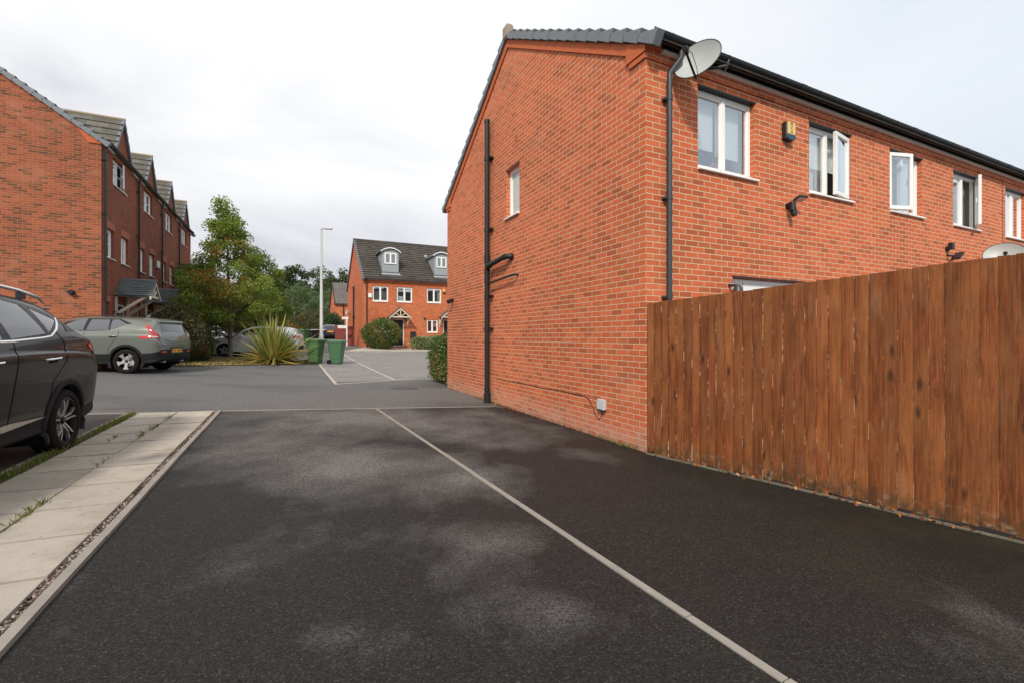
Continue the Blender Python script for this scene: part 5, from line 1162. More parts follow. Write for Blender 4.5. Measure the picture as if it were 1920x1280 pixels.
# shapes are read on the sloping side glass; rear quarter, rear door, front door
QW = [(-1.13, 1.30), (-1.44, 1.44), (-1.06, 1.55)]; RD = [(-1.06, 1.29), (-.42, 1.235), (-.30, 1.585), (-.62, 1.615), (-.90, 1.575)]; FD_ = [(-.30, 1.235), (.62, 1.20), (.78, 1.23), (.36, 1.55), (-.18, 1.605)]
bc_ = Car('black SUV with silver roof rail parked at the left edge beside the paving slabs', (-5.187, 3.434), .18, math.atan2(h_[1], h_[0]), SB, (-1.36, 1.36), .345, 'paint_black', None, .405, holes=[RD, FD_, QW], cladr=.055, cladrow=3.5)
for ax in (-1.36, 1.36):
    for sd in (-1, 1): make_wheel(bc_, ax, sd, .92, five(.35, split=True), rimr=.245)
for sd in 'LR':
    bc_.panel('window_surround', [(-1.56, 1.455), (-1.22, 1.255), (-.97, 1.24), (-.96, 1.25)][:3]+[(-1.0, 1.59)], sd, 'alloy_black', .002) if False else None
    for nm, pl, mt in (('rear_quarter_window', QW, 'car_glass'), ('rear_door_window', RD, 'car_glass'), ('front_door_window', FD_, 'car_glass')): bc_.panel(nm, pl, sd, mt, .003, .03)
    # dark pillars and sash round the glass
    for pl in ([(-1.06, 1.29), (-1.13, 1.295), (-1.045, 1.56), (-.90, 1.58)], [(-.42, 1.232), (-.30, 1.232), (-.18, 1.61), (-.31, 1.59)], [(-1.13, 1.262), (-1.13, 1.30), (-1.46, 1.445), (-1.53, 1.452)], [(-1.13, 1.262), (-1.06, 1.255), (-1.06, 1.29), (-1.13, 1.30)], [(-1.06, 1.255), (-.42, 1.222), (-.42, 1.237), (-1.06, 1.292)], [(-1.53, 1.452), (-1.44, 1.44), (-1.05, 1.553), (-1.05, 1.588)], [(-1.05, 1.553), (-.62, 1.612), (-.62, 1.632), (-1.05, 1.588)], [(-.62, 1.612), (-.18, 1.605), (-.15, 1.64), (-.62, 1.635)], [(-.18, 1.605), (.36, 1.548), (.40, 1.575), (-.15, 1.64)]): bc_.panel('window_surround', pl, sd, 'alloy_black', .005, .03)
    bc_.line('chrome_trim', [(.75, 1.20), (-.42, 1.218), (-.95, 1.246), (-1.12, 1.262), (-1.30, 1.33), (-1.52, 1.462)], sd, .013, 'chrome', .002)
    bc_.panel('fixed_quarter_panel', [(-1.53, 1.315), (-1.72, 1.315), (-1.585, 1.415)], sd, 'alloy_black', .004, .03)
    for x in (-.95, .05):
        sg = 1 if sd == 'L' else -1
        mb = MB(); mb.tube([(x-.19, sg*.930, 1.035), (x-.16, sg*.957, 1.04), (x+.05, sg*.957, 1.032), (x+.08, sg*.930, 1.028)], [.006, .012, .012, .006], 8); mb.build('door_handle', M['chrome'], bc_.body, smooth=True)
        bc_.panel('handle_cup', [(x-.16, 1.0), (x+.02, .99), (x+.02, 1.05), (x-.16, 1.06)], sd, 'rubber', .002, .03)
    bc_.line('door_gap', [(-.26, .42), (-.34, .8), (-.40, 1.09), (-.44, 1.215)], sd, .0045, 'rubber', 0); bc_.line('door_gap', [(-.95, .47), (-1.03, .80), (-1.3, 1.0), (-1.36, 1.2), (-1.28, 1.31)], sd, .0045, 'rubber', 0)
    bc_.panel('sill_strip', [(-.93, .455), (-.3, .485), (.7, .46), (.7, .40), (-.3, .425)], sd, 'alloy', .008, .03)
    bc_.panel('tail_lamp', [(-1.93, 1.155), (-2.03, 1.20), (-2.235, 1.13), (-2.24, 1.03), (-2.10, 1.06)], sd, 'lamp_red', .006, .02)
    sg = 1 if sd == 'L' else -1
    mb = MB(); mb.tube([(-1.66, sg*.60, 1.63), (-1.52, sg*.61, 1.69), (-1.1, sg*.615, 1.735), (-.4, sg*.62, 1.765), (.1, sg*.62, 1.76), (.35, sg*.62, 1.70)], [.008, .016, .018, .018, .018, .01], 8); rl = mb.build('roof_rail', M['chrome'], bc_.body, smooth=True)
    for a, b in ((-1.25, 1.65), (.05, 1.67)):
        mb = MB(); mb.box((a, sg*.60-.02, b), (a+.1, sg*.60+.02, b+.07)); mb.build('rail_foot', M['black_plastic'], rl)
    bc_.panel('headlight', [(1.75, .80), (2.18, .72), (2.2, .80), (1.8, .90)], sd, 'lamp_clear', .006, .04)
bc_.panel('rear_window', [(-.62, 1.30), (.62, 1.30), (.55, 1.50), (-.55, 1.50)], 'B', 'car_glass_dark', .006, .05)
bc_.panel('tail_lamp', [(.35, 1.08), (.85, 1.08), (.85, 1.17), (.35, 1.14)], 'B', 'lamp_red', .006); bc_.panel('tail_lamp', [(-.35, 1.08), (-.85, 1.08), (-.85, 1.17), (-.35, 1.14)], 'B', 'lamp_red', .006)
bc_.panel('number_plate', [(-.26, .80), (.26, .80), (.26, .91), (-.26, .91)], 'B', 'plate', .008)
bc_.panel('windscreen', [(-.60, 1.18), (.60, 1.18), (.54, 1.56), (-.54, 1.56)], 'F', 'car_glass_dark', .006, .05)
bc_.panel('grille', [(-.5, .48), (.5, .48), (.55, .70), (-.55, .70)], 'F', 'black_plastic', .008, .05)
seats(bc_, (-.95, .1), y=.36, top=1.10, zf=.6); mirror(bc_, .62, 1.14, 'paint_black')
mb = MB(); mb.box((-1.72, -.52, 1.575), (-2.02, .52, 1.60)); mb.build('spoiler', M['paint_black'], bc_.body, bevel=.01)

# --- sage green SUV across the road
hg = (-.992, -.125); SG = [(-2.205,.70,.42,.86,1.02,1.08,.62), (-2.16,.84,.35,.93,1.12,1.20,.66), (-2.06,.905,.31,1.02,1.21,1.40,0.670), (-1.96,.922,.29,1.07,1.26,1.555,0.660), (-1.65,.93,.27,1.10,1.275,1.61,0.665), (-1.2,.93,.27,1.105,1.262,1.645,0.680), (-.6,.93,.27,1.10,1.245,1.665,0.685), (0,.93,.27,1.09,1.23,1.66,0.685), (.42,.925,.27,1.07,1.20,1.58,0.685), (.8,.92,.27,1.04,1.16,1.38,.68), (1.15,.915,.27,1.02,1.11,1.17,.73), (1.6,.90,.28,.98,1.06,1.10,.73), (2.0,.87,.30,.90,.98,1.02,.68), (2.14,.78,.32,.80,.88,.92,.62), (2.2,.62,.36,.65,.75,.79,.5)]
OG = (-11.34+1.335*hg[0]-.92*(-hg[1]), 13.42+1.335*hg[1]-.92*(hg[0]))
gRD = [(-.86, 1.262), (-.26, 1.25), (-.30, 1.58), (-.80, 1.585)]; gQ = [(-.90, 1.27), (-1.0, 1.30), (-1.30, 1.44), (-1.02, 1.575), (-.86, 1.585)]; gFD = [(-.18, 1.25), (.60, 1.235), (.72, 1.25), (.34, 1.52), (-.20, 1.58)]
gc = Car('sage green SUV with red tail lamps and yellow plate parked before the townhouses', OG, zg(-11.9, 14.0)-.02, math.atan2(hg[1], hg[0]), SG, (-1.335, 1.36), .362, 'paint_green', None, .425, holes=[gRD, gFD], cladr=.065, track=.92, cladrow=4.05)
for ax in (-1.335, 1.36):
    for sd in (-1, 1): make_wheel(gc, ax, sd, .92, five(.95, .042, root=.034), rimr=.250)
for sd in 'LR':
    sg = 1 if sd == 'L' else -1
    for nm, pl in (('rear_door_window', gRD), ('front_door_window', gFD), ('rear_quarter_window', gQ)): gc.panel(nm, pl, sd, 'car_glass_dark', .004, .03)
    for pl in ([(-.18, 1.25), (-.26, 1.25), (-.30, 1.58), (-.20, 1.585)], [(-.86, 1.262), (-.90, 1.268), (-.86, 1.585), (-.80, 1.585)], [(-1.30, 1.44), (-1.42, 1.452), (-1.04, 1.60), (-1.02, 1.575)], [(-1.04, 1.60), (-1.02, 1.575), (-.20, 1.58), (-.20, 1.605)]): gc.panel('window_surround', pl, sd, 'alloy_black', .006, .03)
    gc.panel('tail_lamp', [(-1.67, 1.075), (-2.02, 1.115), (-2.16, 1.12), (-2.17, 1.03), (-1.78, 1.005)], sd, 'lamp_red', .007, .03)
    gc.panel('tail_lamp', [(-1.80, 1.41), (-1.90, 1.41), (-2.15, 1.12), (-2.03, 1.112)], sd, 'lamp_red', .012, .02)
    gc.panel('tail_lamp_inner', [(-2.02, 1.055), (-2.155, 1.05), (-2.155, 1.085), (-2.02, 1.09)], sd, 'lamp_clear', .010, .02)
    mb = MB(); mb.tube([(-.99-.13, sg*.93, 1.085), (-1.07, sg*.955, 1.09), (-.92, sg*.955, 1.085), (-.88, sg*.93, 1.08)], [.006, .012, .012, .006], 8); mb.tube([(.02-.13, sg*.93, 1.085), (-.06, sg*.955, 1.09), (.08, sg*.955, 1.085), (.12, sg*.93, 1.08)], [.006, .012, .012, .006], 8); mb.build('door_handle', M['paint_green'], gc.body, smooth=True)
    gc.panel('handle_cup', [(-1.08, 1.05), (-.92, 1.045), (-.92, 1.10), (-1.08, 1.10)], sd, 'rubber', .002, .03)
    gc.line('door_gap', [(-.2, .48), (-.22, 1.25)], sd, .005, 'rubber', 0); gc.line('door_gap', [(-.84, .5), (-.88, .72), (-1.02, .95), (-1.14, 1.10), (-1.12, 1.28)], sd, .005, 'rubber', 0); gc.line('fuel_flap_gap', [(-1.50, 1.06), (-1.50, .95), (-1.66, .95), (-1.66, 1.06), (-1.50, 1.06)], sd, .003, 'rubber', 0) if sd == 'R' else None
    gc.panel('headlight', [(1.8, .86), (2.1, .80), (2.12, .90), (1.85, .95)], sd, 'lamp_clear', .006, .04)
    mb = MB(); mb.tube([(-1.4, sg*.58, 1.63), (-1.2, sg*.59, 1.675), (-.2, sg*.60, 1.70), (.3, sg*.6, 1.64)], .012, 6); mb.build('roof_rail', M['black_plastic'], gc.body, smooth=True)
gc.panel('rear_window', [(-.60, 1.215), (.60, 1.215), (.54, 1.45), (-.54, 1.45)], 'B', 'car_glass_rear', .008, .05)
pl = gc.panel('number_plate', [(-.26, .60), (.26, .60), (.26, .71), (-.26, .71)], 'B', 'plate', .012, .05)
for y in (.20, .125, -.01, -.075, -.14, -.20): gc.panel('plate_character', [(y-.022, .625), (y+.022, .625), (y+.022, .685), (y-.022, .685)], 'B', 'dark_mark', .0135, .05, par=pl)
gc.panel('plate_recess', [(-.34, .56), (.34, .56), (.34, .76), (-.34, .76)], 'B', 'black_plastic', .007, .05)
for s_ in (-1, 1): gc.panel('reflector', [(s_*.52, .60), (s_*.74, .60), (s_*.74, .65), (s_*.52, .65)], 'B', 'lamp_red', .009, .04)
gc.line('tailgate_gap', [(-.80, 1.16), (-.80, .95), (-.66, .80), (.66, .80), (.80, .95), (.80, 1.16)], 'B', .0045, 'rubber', 0); gc.line('bumper_gap', [(-.86, .735), (.86, .735)], 'B', .0045, 'rubber', 0)
gc.panel('windscreen', [(-.60, 1.20), (.60, 1.20), (.54, 1.5), (-.54, 1.5)], 'F', 'car_glass_dark', .006, .05); gc.panel('grille', [(-.5, .6), (.5, .6), (.5, .8), (-.5, .8)], 'F', 'black_plastic', .008, .05)
mb = MB(); mb.prism([(-1.60, 1.63), (-1.9, 1.605), (-2.10, 1.545), (-2.10, 1.50), (-2.0, 1.44), (-1.7, 1.50)], -.57, .57, lambda a, b, c: (a, c, b)); mb.build('spoiler', M['paint_green'], gc.body, bevel=.012)
mb = MB(); mb.prism([(-1.30, 1.67), (-1.45, 1.67), (-1.46, 1.75), (-1.42, 1.75)], -.02, .02, lambda a, b, c: (a, c, b)); mb.build('aerial_fin', M['paint_green'], gc.body, bevel=.008)
mb = MB(); mb.tube([(-2.14, .45, .33), (-1.98, .45, .33)], .035, 10); mb.tube([(-2.14, -.45, .33), (-1.98, -.45, .33)], .035, 10); mb.build('exhaust', M['galv'], gc.t)
seats(gc, (-.95, .1), y=.36, top=1.10, zf=.6); mirror(gc, .6, 1.16, 'paint_green')

# --- small hatchbacks: the white one under the maple and a dark one down the street
SH = [(-1.98,.62,.42,.78,.9,.96,.5), (-1.93,.80,.34,.84,1.0,1.06,.62), (-1.80,.87,.28,.90,1.06,1.22,.60), (-1.55,.885,.25,.93,1.08,1.36,.58), (-1.1,.89,.23,.93,1.06,1.41,.585), (-.5,.89,.22,.92,1.03,1.44,.59), (.0,.89,.22,.91,1.0,1.43,.585), (.4,.885,.22,.90,.98,1.34,.60), (.8,.88,.22,.88,.95,1.14,.64), (1.15,.87,.22,.85,.92,.97,.70), (1.55,.85,.23,.80,.87,.90,.68), (1.85,.80,.25,.70,.77,.80,.6), (1.98,.70,.28,.58,.66,.69,.5), (2.04,.5,.32,.5,.56,.58,.4)]
def hatch(label, loc, hd, mat, dark=False, group=None):
    c = Car(label, loc, zg(*loc)-.01, hd, SH, (-1.26, 1.28), .315, mat, None, .345, cladr=-.0, track=.875, group=group, cladrow=2.0)
    for ax in (-1.26, 1.28):
        for sd in (-1, 1): make_wheel(c, ax, sd, .875, five(.3, .04, root=.03), rimr=.225, tw=.2)
    for sd in 'LR':
        for nm, pl in (('rear_door_window', [(-1.05, 1.075), (-.28, 1.045), (-.28, 1.37), (-.8, 1.36)]), ('front_door_window', [(-.22, 1.04), (.58, 1.0), (.72, 1.02), (.26, 1.30), (-.22, 1.37)])): c.panel(nm, pl, sd, 'car_glass_dark', .004, .03)
        c.panel('headlight', [(1.42, .70), (1.86, .60), (1.93, .66), (1.60, .76)], sd, 'dark_mark', .007, .03); c.panel('headlight_lens', [(1.55, .70), (1.84, .63), (1.88, .66), (1.62, .735)], sd, 'lamp_clear', .010, .03)
        c.panel('fog_lamp_vent', [(1.72, .42), (1.84, .34), (1.90, .40), (1.80, .50)], sd, 'black_plastic', .007, .03)
        c.panel('tail_lamp', [(-1.70, .88), (-1.92, .86), (-1.90, .98), (-1.72, 1.0)], sd, 'lamp_red', .007, .03)
        c.line('door_gap', [(-.25, .3), (-.25, 1.04)], sd, .003, 'rubber', -.001); c.line('door_gap', [(.75, .3), (.78, .92)], sd, .003, 'rubber', -.001)
        sg = 1 if sd == 'L' else -1; mb = MB(); mb.tube([(-.12, sg*.888, .87), (-.06, sg*.91, .875), (.08, sg*.91, .87), (.12, sg*.888, .865)], .01, 6); mb.build('door_handle', M[mat], c.body)
    c.panel('rear_window', [(-.52, 1.06), (.52, 1.06), (.46, 1.30), (-.46, 1.30)], 'B', 'car_glass_rear', .007, .05); c.panel('tail_lamp', [(.55, .86), (.78, .86), (.76, 1.02), (.6, 1.0)], 'B', 'lamp_red', .008); c.panel('tail_lamp', [(-.55, .86), (-.78, .86), (-.76, 1.02), (-.6, 1.0)], 'B', 'lamp_red', .008)
    c.panel('number_plate', [(-.26, .76), (.26, .76), (.26, .87), (-.26, .87)], 'B', 'plate', .010, .05); c.panel('rear_bumper', [(-.7, .34), (.7, .34), (.74, .5), (-.74, .5)], 'B', 'clad', .008, .05)
    c.panel('windscreen', [(-.55, .98), (.55, .98), (.48, 1.34), (-.48, 1.34)], 'F', 'car_glass_dark', .007, .05); c.panel('grille', [(-.4, .34), (.4, .34), (.36, .50), (-.36, .50)], 'F', 'black_plastic', .008, .05)
    mirror(c, .55, .94, mat, .87); return c
hw = (-.965, -.262); hatch('white hatchback parked behind the maple trunk and the flax', (-13.73+.0-1.28*hw[0]+.875*hw[1]*1.0+.0, 21.82-1.28*hw[1]-.875*hw[0]), math.atan2(hw[1], hw[0]), 'paint_white')
hatch('dark navy hatchback seen from behind at the foot of the tall lamp post', (-16.6, 42.0), R(110), 'paint_navy', True)
# ------------------------------------------------------------------ verge, trees and plants
struct(drape('grass_verge', [(-18.6, 15.1), (-11.76, 16.28), (-8.95, 19.75), (-9.3, 20.7), (-12.87, 20.84), (-17.5, 19.3)], M['soil'], .02, thick=.03))
def blades(name, P, h, w, mat, spread=.5):
    N = len(P); P = np.asarray(P); a = rng.uniform(0, 6.28, N); hh = h*rng.uniform(.5, 1.4, N); ln = hh*spread*rng.uniform(0, 1, N)
    dx, dy = np.cos(a), np.sin(a); ww = w*rng.uniform(.6, 1.3, N)
    v = np.zeros((N, 4, 3)); v[:, 0] = P; v[:, 1] = P; v[:, 0, 0] -= dy*ww; v[:, 0, 1] += dx*ww; v[:, 1, 0] += dy*ww; v[:, 1, 1] -= dx*ww
    m_ = P+np.stack([dx*ln*.4, dy*ln*.4, hh*.6], 1); v[:, 2] = m_+np.stack([dy*ww*.6, -dx*ww*.6, 0*ww], 1); v[:, 3] = P+np.stack([dx*ln, dy*ln, hh], 1)
    me = bpy.data.meshes.new(name); me.from_pydata(v.reshape(-1, 3).tolist(), [], [(4*i, 4*i+1, 4*i+2, 4*i+3) for i in range(N)]); me.materials.append(mat)
    at = me.attributes.new('tint', 'FLOAT', 'POINT'); at.data.foreach_set('value', np.repeat(rng.uniform(0, 1, N), 4))
    return stuff(link(name, me))
def scatter_poly(poly, n):
    xs = [p[0] for p in poly]; ys = [p[1] for p in poly]; out = []
    while len(out) < n:
        x, y = random.uniform(min(xs), max(xs)), random.uniform(min(ys), max(ys))
        if in_poly((x, y), poly): out.append((x, y, zg(x, y)+.015))
    return out
blades('dry_grass', scatter_poly([(-18.6, 15.2), (-11.76, 16.3), (-9.0, 19.75), (-9.4, 20.6), (-12.87, 20.8), (-17.5, 19.3)], 16000), .055, .011, L['straw'], 1.2)
# a fringe of green along the bay kerb, and weeds in the slab joints
P = []
for i in range(4200):
    y = random.uniform(1.2, 7.3); dens = .5+.5*math.sin(y*2.1)+.3*math.sin(y*5.3)
    if random.random() > .45+.4*dens: continue
    b = -2.215+random.gauss(0, .030); x, y = bc(b, y); P.append((x, y, zg(x, y)+.01))
blades('kerb_grass', P, .055, .0045, L['grass'], .9)
P = []
for (sy, n, b0) in ((3.35, 40, -1.645), (3.15, 30, -1.645), (4.55, 22, -1.645), (5.7, 34, -1.645), (6.2, 60, -1.645), (6.9, 30, -1.645), (5.5, 25, -1.9), (2.85, 14, -1.645)):
    for i in range(n):
        x, y = bc(b0+random.gauss(0, .012), sy+random.gauss(0, .10)); P.append((x, y, zg(x, y)+.015))
blades('joint_weeds', P, .05, .004, L['grass'], 1.3)
P = []
for i in range(260):
    q = random.choice([.35, .5, .9, 4.7, 5.0, 5.4, 3.9]); y = q+random.gauss(0, .12); d = random.uniform(.01, .05); x_, y_, _ = at_gable(y, d, 0); P.append((x_, y_, zg(x_, y_)))
blades('wall_foot_weeds', P, .045, .004, L['grass'], 1.)
# pebbles in the drainage strip
def pebbles(name, P, r0, r1, mat):
    ico = [(0,0,1)]+[(math.cos(a)*.9, math.sin(a)*.9, .42) for a in np.arange(5)*1.2566]+[(math.cos(a)*.9, math.sin(a)*.9, -.42) for a in np.arange(5)*1.2566+.628]+[(0,0,-1)]
    fs = [(0,1+i,1+(i+1)%5) for i in range(5)]+[(1+i,6+i,1+(i+1)%5) for i in range(5)]+[(1+(i+1)%5,6+i,6+(i+1)%5) for i in range(5)]+[(11,6+(i+1)%5,6+i) for i in range(5)]
    mb = MB(); tn = []
    for p in P:
        r = random.uniform(r0, r1); k = (random.uniform(.8, 1.5), random.uniform(.7, 1.1), random.uniform(.45, .8)); a = random.uniform(0, 6.28); c, s_ = math.cos(a), math.sin(a)
        mb.add([(p[0]+r*(v[0]*k[0]*c-v[1]*k[1]*s_), p[1]+r*(v[0]*k[0]*s_+v[1]*k[1]*c), p[2]+r*v[2]*k[2]) for v in ico], fs); tn += [random.random()]*12
    o = mb.build(name, mat, smooth=False, fix=False); at = o.data.attributes.new('tint', 'FLOAT', 'POINT'); at.data.foreach_set('value', tn); return stuff(o)
t = NT('pebble'); t.bsdf(t.ramp(t.attr('tint'), [(0, (.03,.022,.018)), (.4, (.11,.075,.058)), (.7, (.22,.165,.135)), (.92, (.40,.36,.32)), (1, (.26,.10,.06))]), .8); M['pebble'] = t.mat
P = []
for i in range(2600):
    y = random.uniform(1.2, 7.7)
    if math.sin(y*3.1)+math.sin(y*7.7)*.6 < -.95 and random.random() < .8: continue
    x, y = bc(random.uniform(-1.137, -1.09), y); P.append((x, y, zg(x, y)+random.uniform(.006, .015)))
pebbles('drain_gravel', P, .004, .0105, M['pebble'])
# leaf litter along the foot of wall and fence
P = []
for i in range(240):
    if random.random() < .55:
        y = random.choice([random.uniform(.2, 7.6), random.gauss(3.9, .15), random.gauss(5.3, .5), random.gauss(4.4, .15)]); x_, y_, _ = at_gable(y, abs(random.gauss(.03, .03))+.008, 0)
    else:
        s_ = random.uniform(.1, 4.2); d_ = abs(random.gauss(.02, .04)); x_, y_ = fa.x+fd.x*s_+fd.y*(d_+.02), fa.y+fd.y*s_-fd.x*(d_+.02)
    P.append((x_, y_, zg(x_, y_)+.02))
P += [(-.58, 2.46, .112)]
o = stuff(leaf_object('fallen_leaves', P, .052, .03, L['litter']))
P = [(x, y, z+.03) for x, y, z in scatter_poly([(-11.4, 17.6), (-9.0, 19.6), (-9.4, 20.5), (-11.2, 20.4)], 700)]
stuff(leaf_object('leaf_litter', P, .10, .035, L['litter']))
# the maple
tree('maple_tree', 'slim maple turning orange in patches, upright crown, before the white hatchback', 'tree', (-13.0, 21.1),
     [(1.5, .7, .1, 0), (1.95, 1.75, -.1, 0), (2.5, 2.25, .05, 0), (3.4, 2.15, .1, 0), (4.0, 1.65, -.1, 0), (4.7, 1.15, -.15, 0), (5.3, .8, -.05, 0), (6.1, .62, -.1, 0), (6.7, .42, -.2, 0), (7.4, .08, -.25, 0)], 215, .38, 950, .11, .075, L['maple'], .085, limbs=34, lean=-.15)
tree('dense_tree', 'dark green upright tree directly behind the maple, right of its crown', 'tree', (-14.1, 26.0),
     [(.6, .9, 0, 0), (1.4, 1.25, .0, 0), (2.4, 1.35, .0, 0), (3.3, 1.1, .0, 0), (4.2, .85, -.1, 0), (5.0, .75, -.1, 0), (5.6, .35, -.1, 0)], 85, .48, 850, .14, .085, L['green'], .09, limbs=14)
tree('yellowing_tree', 'small yellow green tree right of the dark tree behind the flax', 'tree', (-16.0, 31.0),
     [(.3, .5, 0, 0), (1.2, .75, .1, 0), (2.4, .7, .1, 0), (3.4, .5, 0, 0), (4.4, .4, .2, 0), (4.9, .12, .2, 0)], 48, .42, 800, .15, .09, L['yellow'], .06, limbs=8)
tree('leafy_tree', 'bushy green tree left of the maple, screening the third and fourth porches', 'tree', (-16.8, 24.0),
     [(.7, 1.1, 0, 0), (1.6, 1.7, 0, 0), (2.8, 1.65, 0, 0), (3.8, 1.2, 0, 0), (4.5, .5, 0, 0)], 70, .45, 850, .13, .085, L['green'], .07, limbs=10)
# shrubs of the front gardens
shrub('dark_shrub', 'dark brown green shrub just behind the tail of the green SUV', 'shrub', (-12.95, 17.6), (1.15, .95, 2.25), 5200, .10, .05, L['brownish'])
shrub('dark_shrub', 'tall dark olive shrub below the second and third porches', 'shrub', (-13.7, 19.3), (1.1, .95, 1.75), 4200, .10, .05, L['dark'])
shrub('round_conifer', 'bright lime green rounded conifer between dark shrub and white hatchback', 'shrub', (-13.35, 19.75), (.52, .52, 1.10), 3000, .085, .03, L['lime'], lumps=.06)
shrub('red_shrub', 'low russet red shrub at the verge edge by the green SUV tail', 'shrub', (-13.0, 18.75), (.62, .5, .74), 2000, .09, .05, L['redshrub'])
shrub('low_shrub', 'low grey green shrub at the left edge of the dry verge', 'shrub', (-12.75, 18.6), (.5, .45, .35), 1100, .08, .04, L['dark'])
# New Zealand flax: long sword leaves from one base
t = thing('flax_plant', 'large spiky flax plant with green and yellow sword leaves on the dry verge', 'plant', (-10.25, 19.62, zg(-10.25, 19.62)))
mb = MB(); tn = []
for i in range(620):
    a = rng.uniform(0, 2*math.pi); el = rng.choice([rng.uniform(.95, 1.5), rng.uniform(.35, 1.1), rng.uniform(-.05, .5)], p=[.42, .36, .22]); ln = rng.uniform(1.1, 2.5)*(1 if el > .4 else .75); w = rng.uniform(.022, .05); droop = rng.uniform(.05, .95)*(1.2-el/1.6)
    b = rng.uniform(0, .28); p = Vector((math.cos(a)*b, math.sin(a)*b, 0)); dv = Vector((math.cos(a)*math.cos(el), math.sin(a)*math.cos(el), math.sin(el))); sd = Vector((-math.sin(a), math.cos(a), 0)); n_ = 7; row = []
    tw = rng.uniform(-.6, .6); sd = (sd*math.cos(tw)+dv.cross(sd)*math.sin(tw)).normalized()
    for q in range(n_+1):
        k = q/n_; ww = w*(1-k**2.2)*(.55+.45*min(1, k*5))
        P_ = p+dv*ln*k+Vector((0, 0, -droop*ln*k*k*.75))+Vector((math.cos(a), math.sin(a), 0))*droop*ln*k*k*.12
        if P_.z < .02: P_.z = .02
        row += [P_-sd*ww, P_+sd*ww]
    k0 = len(mb.v); mb.v += [tuple(v) for v in row]; mb.f += [[k0+2*q, k0+2*q+1, k0+2*q+3, k0+2*q+2] for q in range(n_)]; mb.m += [0]*n_
    tn += [min(1, max(0, (rng.uniform(0, .66) if (el > .8 or rng.uniform() < .5) else rng.uniform(.55, 1))))]*(2*n_+2)
o = mb.build('leaves', L['flax'], t, fix=False); at = o.data.attributes.new('tint', 'FLOAT', 'POINT'); at.data.foreach_set('value', tn)
# planting by the far houses and by the near gable
shrub('round_bush', 'big rounded dark green bush with reddish tips before the far house window', 'shrub', (-9.15, 32.15), (1.42, 1.1, 2.15), 9500, .12, .065, L['photinia'], lumps=.1)
shrub('pale_hedge', 'low pale variegated hedge before the far house window', 'hedge', (-5.55, 33.6), (1.9, .55, 1.0), 12000, .11, .065, L['varieg'], box=.55, rz=TH, lumps=.07)
shrub('corner_hedge', 'clipped green and bronze hedge against the far end of the near gable wall', 'hedge', (-1.93, 14.1), (.45, 1.25, 1.48), 11000, .09, .055, L['photinia'], box=.6, rz=TH, lumps=.08)
for i, (x, y, sx, sz, mt, lb) in enumerate([(-23.0, 52, 2.2, 3.0, 'brownish', 'brownish bush left of the tall lamp post, above the distant bins'), (-20.6, 50, 1.6, 2.9, 'brownish', 'tawny bush directly behind the tall lamp post foot'), (-18.9, 48, 1.3, 2.6, 'dark', 'dark green shrub behind the dark navy hatchback'), (-24.4, 50, 1.5, 1.5, 'redshrub', 'reddish low bush behind the short lamp post')]):
    shrub('garden_bush', lb, 'shrub', (x, y), (sx, 1.6, sz), 4200, .22, .12, L[mt], lumps=.25)
for i, (x, y, sx, sz, lb) in enumerate([(-37.5, 80, 5.4, 7.6, 'grey green willow bush behind the short lamp post, left one'), (-29.5, 76, 4.6, 7.0, 'grey green willow bush between the short and tall lamp posts')]):
    shrub('willow_bush', lb, 'shrub', (x, y), (sx, 3, sz), 9000, .55, .12, L['willow'], lumps=.35, z0=.3)
# the wood on the rise behind the houses, tree by tree
wood = [(-78, 131, 14.5, 5.2), (-72, 128, 16.5, 5.4), (-66.5, 133, 18.2, 5.5), (-61.5, 129, 18.8, 5.6), (-57, 134, 19.6, 5.8), (-52.5, 130, 17.2, 5.2), (-48, 128, 17.6, 5.2), (-43.5, 132, 16.6, 5.0), (-70, 118, 10.5, 4.6), (-62, 116, 12.5, 4.8), (-54, 117, 12.5, 4.8), (-46.5, 116, 12.0, 4.6), (-39.5, 128, 17.0, 5.0), (-35, 126, 15.5, 4.6), (-84, 130, 13.5, 5.0), (-90, 127, 12.0, 5.0)]
for i, (x, y, h, r) in enumerate(wood):
    pos = 'back row' if y > 120 else 'front row'
    tree('woodland_tree', 'dark leafy tree in the wood on the rise behind the houses', 'tree', (x, y), [(1.2, r*.8, 0, 0), (h*.3, r, 0, 0), (h*.6, r*.95, 0, 0), (h*.85, r*.6, 0, 0), (h, r*.15, 0, 0)], 75, 1.55, 34, .62, .42, L['dark'], .28, 'bark_dark', 'trees of the wood behind the houses', limbs=8)
# hidden back gardens: something green behind the near fence for the panes to mirror
# ------------------------------------------------------------------ sky, sun, camera
EL_, AZ = R(40), math.atan2(-.16, -.985)
w = bpy.data.worlds.new('World'); bpy.context.scene.world = w; w.use_nodes = True; nt = w.node_tree; nt.nodes.clear()
def N_(ty, **kw):
    x = nt.nodes.new(ty)
    for k, v in kw.items(): setattr(x, k, v)
    return x
def LK(a, b): nt.links.new(a, b)
out = N_('ShaderNodeOutputWorld'); bg = N_('ShaderNodeBackground'); LK(bg.outputs[0], out.inputs[0]); bg.inputs[1].default_value = .10
sky = N_('ShaderNodeTexSky', sky_type='NISHITA', sun_disc=False, sun_elevation=EL_, sun_rotation=AZ); sky.air_density = 1.2; sky.dust_density = 1.5
tc = N_('ShaderNodeTexCoord'); mp = N_('ShaderNodeMapping'); LK(tc.outputs['Generated'], mp.inputs[0]); mp.inputs['Scale'].default_value = (1, 1, 2.6); mp.inputs['Location'].default_value = (.35, .2, .1)
n1 = N_('ShaderNodeTexNoise'); LK(mp.outputs[0], n1.inputs[0]); n1.inputs['Scale'].default_value = 1.9; n1.inputs['Detail'].default_value = 6; n1.inputs['Roughness'].default_value = .52; n1.inputs['Distortion'].default_value = .5
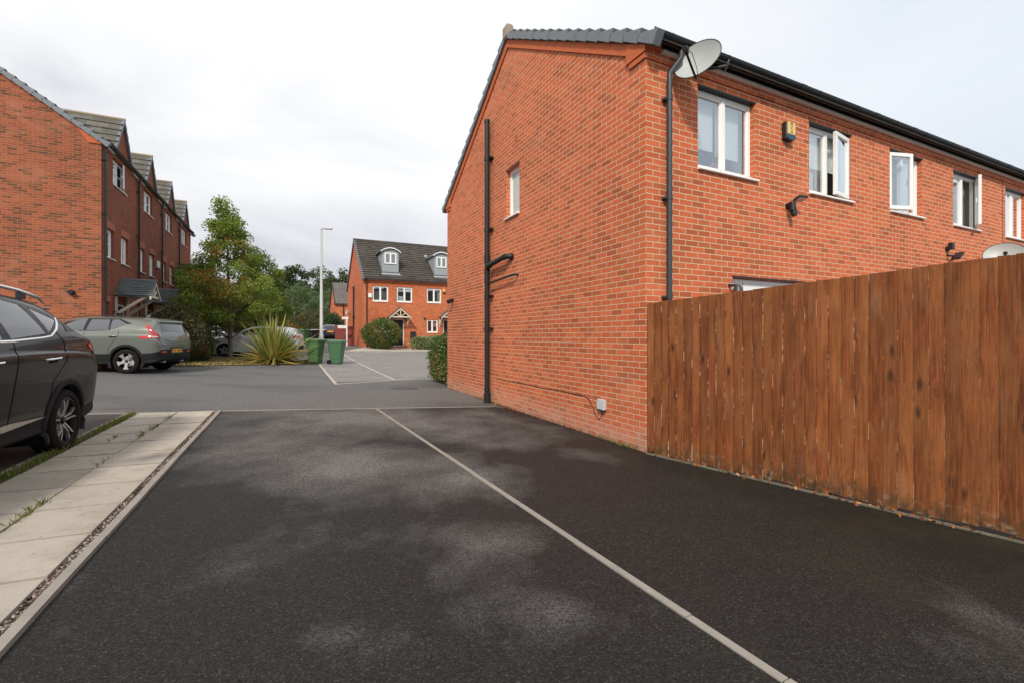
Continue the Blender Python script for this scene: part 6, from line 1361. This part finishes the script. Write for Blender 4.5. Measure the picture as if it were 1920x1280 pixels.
sx = N_('ShaderNodeSeparateXYZ'); LK(tc.outputs['Generated'], sx.inputs[0])
def MA(op, a, b, clamp=False):
    x = N_('ShaderNodeMath', operation=op, use_clamp=clamp)
    for i, v in ((0, a), (1, b)):
        if isinstance(v, (int, float)): x.inputs[i].default_value = v
        else: LK(v, x.inputs[i])
    return x.outputs[0]
# cloud sheet: brighter overhead, greyer low in the sky ahead, thinning to blue on the right
band = N_('ShaderNodeMapRange'); LK(sx.outputs[2], band.inputs[0]); band.inputs[1].default_value = .10; band.inputs[2].default_value = .48; band.inputs[3].default_value = -.17; band.inputs[4].default_value = .14
lit = MA('ADD', MA('ADD', MA('MULTIPLY', MA('ADD', n1.outputs[0], .07), .8), band.outputs[0]), MA('MULTIPLY', MA('ADD', sx.outputs[0], .55), .16))
rp = N_('ShaderNodeValToRGB'); LK(lit, rp.inputs[0]); r = rp.color_ramp
r.elements[0].position = .27; r.elements[0].color = (5.6, 5.8, 6.5, 1); r.elements[1].position = .58; r.elements[1].color = (10.0, 10.05, 10.2, 1)
e = r.elements.new(.42); e.color = (8.2, 8.35, 8.8, 1)
blue = N_('ShaderNodeMapRange'); LK(MA('ADD', MA('MULTIPLY', sx.outputs[0], .55), MA('MULTIPLY', n1.outputs[0], .6)), blue.inputs[0]); blue.inputs[1].default_value = .34; blue.inputs[2].default_value = .72; blue.inputs[3].default_value = 0; blue.inputs[4].default_value = .85
sk = N_('ShaderNodeMix', data_type='RGBA'); sk.inputs[0].default_value = .72; LK(sky.outputs[0], sk.inputs[6]); sk.inputs[7].default_value = (8.8, 9.9, 11.0, 1)
mx = N_('ShaderNodeMix', data_type='RGBA'); LK(blue.outputs[0], mx.inputs[0]); LK(rp.outputs[0], mx.inputs[6]); LK(sk.outputs[2], mx.inputs[7]); LK(mx.outputs[2], bg.inputs[0])
sd = bpy.data.lights.new('sun', 'SUN'); sd.energy = 3.2; sd.angle = R(7); sd.color = (1, .92, .80); so = bpy.data.objects.new('sun', sd); C.objects.link(so)
sv = Vector((math.sin(AZ)*math.cos(EL_), math.cos(AZ)*math.cos(EL_), math.sin(EL_))); so.rotation_euler = (-sv).to_track_quat('-Z', 'Y').to_euler(); so.location = (0, -10, 20)
cd = bpy.data.cameras.new('camera'); cam = bpy.data.objects.new('camera', cd); C.objects.link(cam); cam.location = (0, 0, 1.44); cam.rotation_euler = (R(90), 0, 0)
cd.sensor_width = 36; cd.lens = 36*858/1920; cd.shift_y = -9/1920; cd.clip_start = .05; cd.clip_end = 2000
sc = bpy.context.scene; sc.camera = cam
sc.view_settings.view_transform = 'Standard'; sc.view_settings.look = 'None'; sc.view_settings.exposure = 0; sc.view_settings.gamma = 1
sc.render.resolution_x, sc.render.resolution_y = 1024, 682
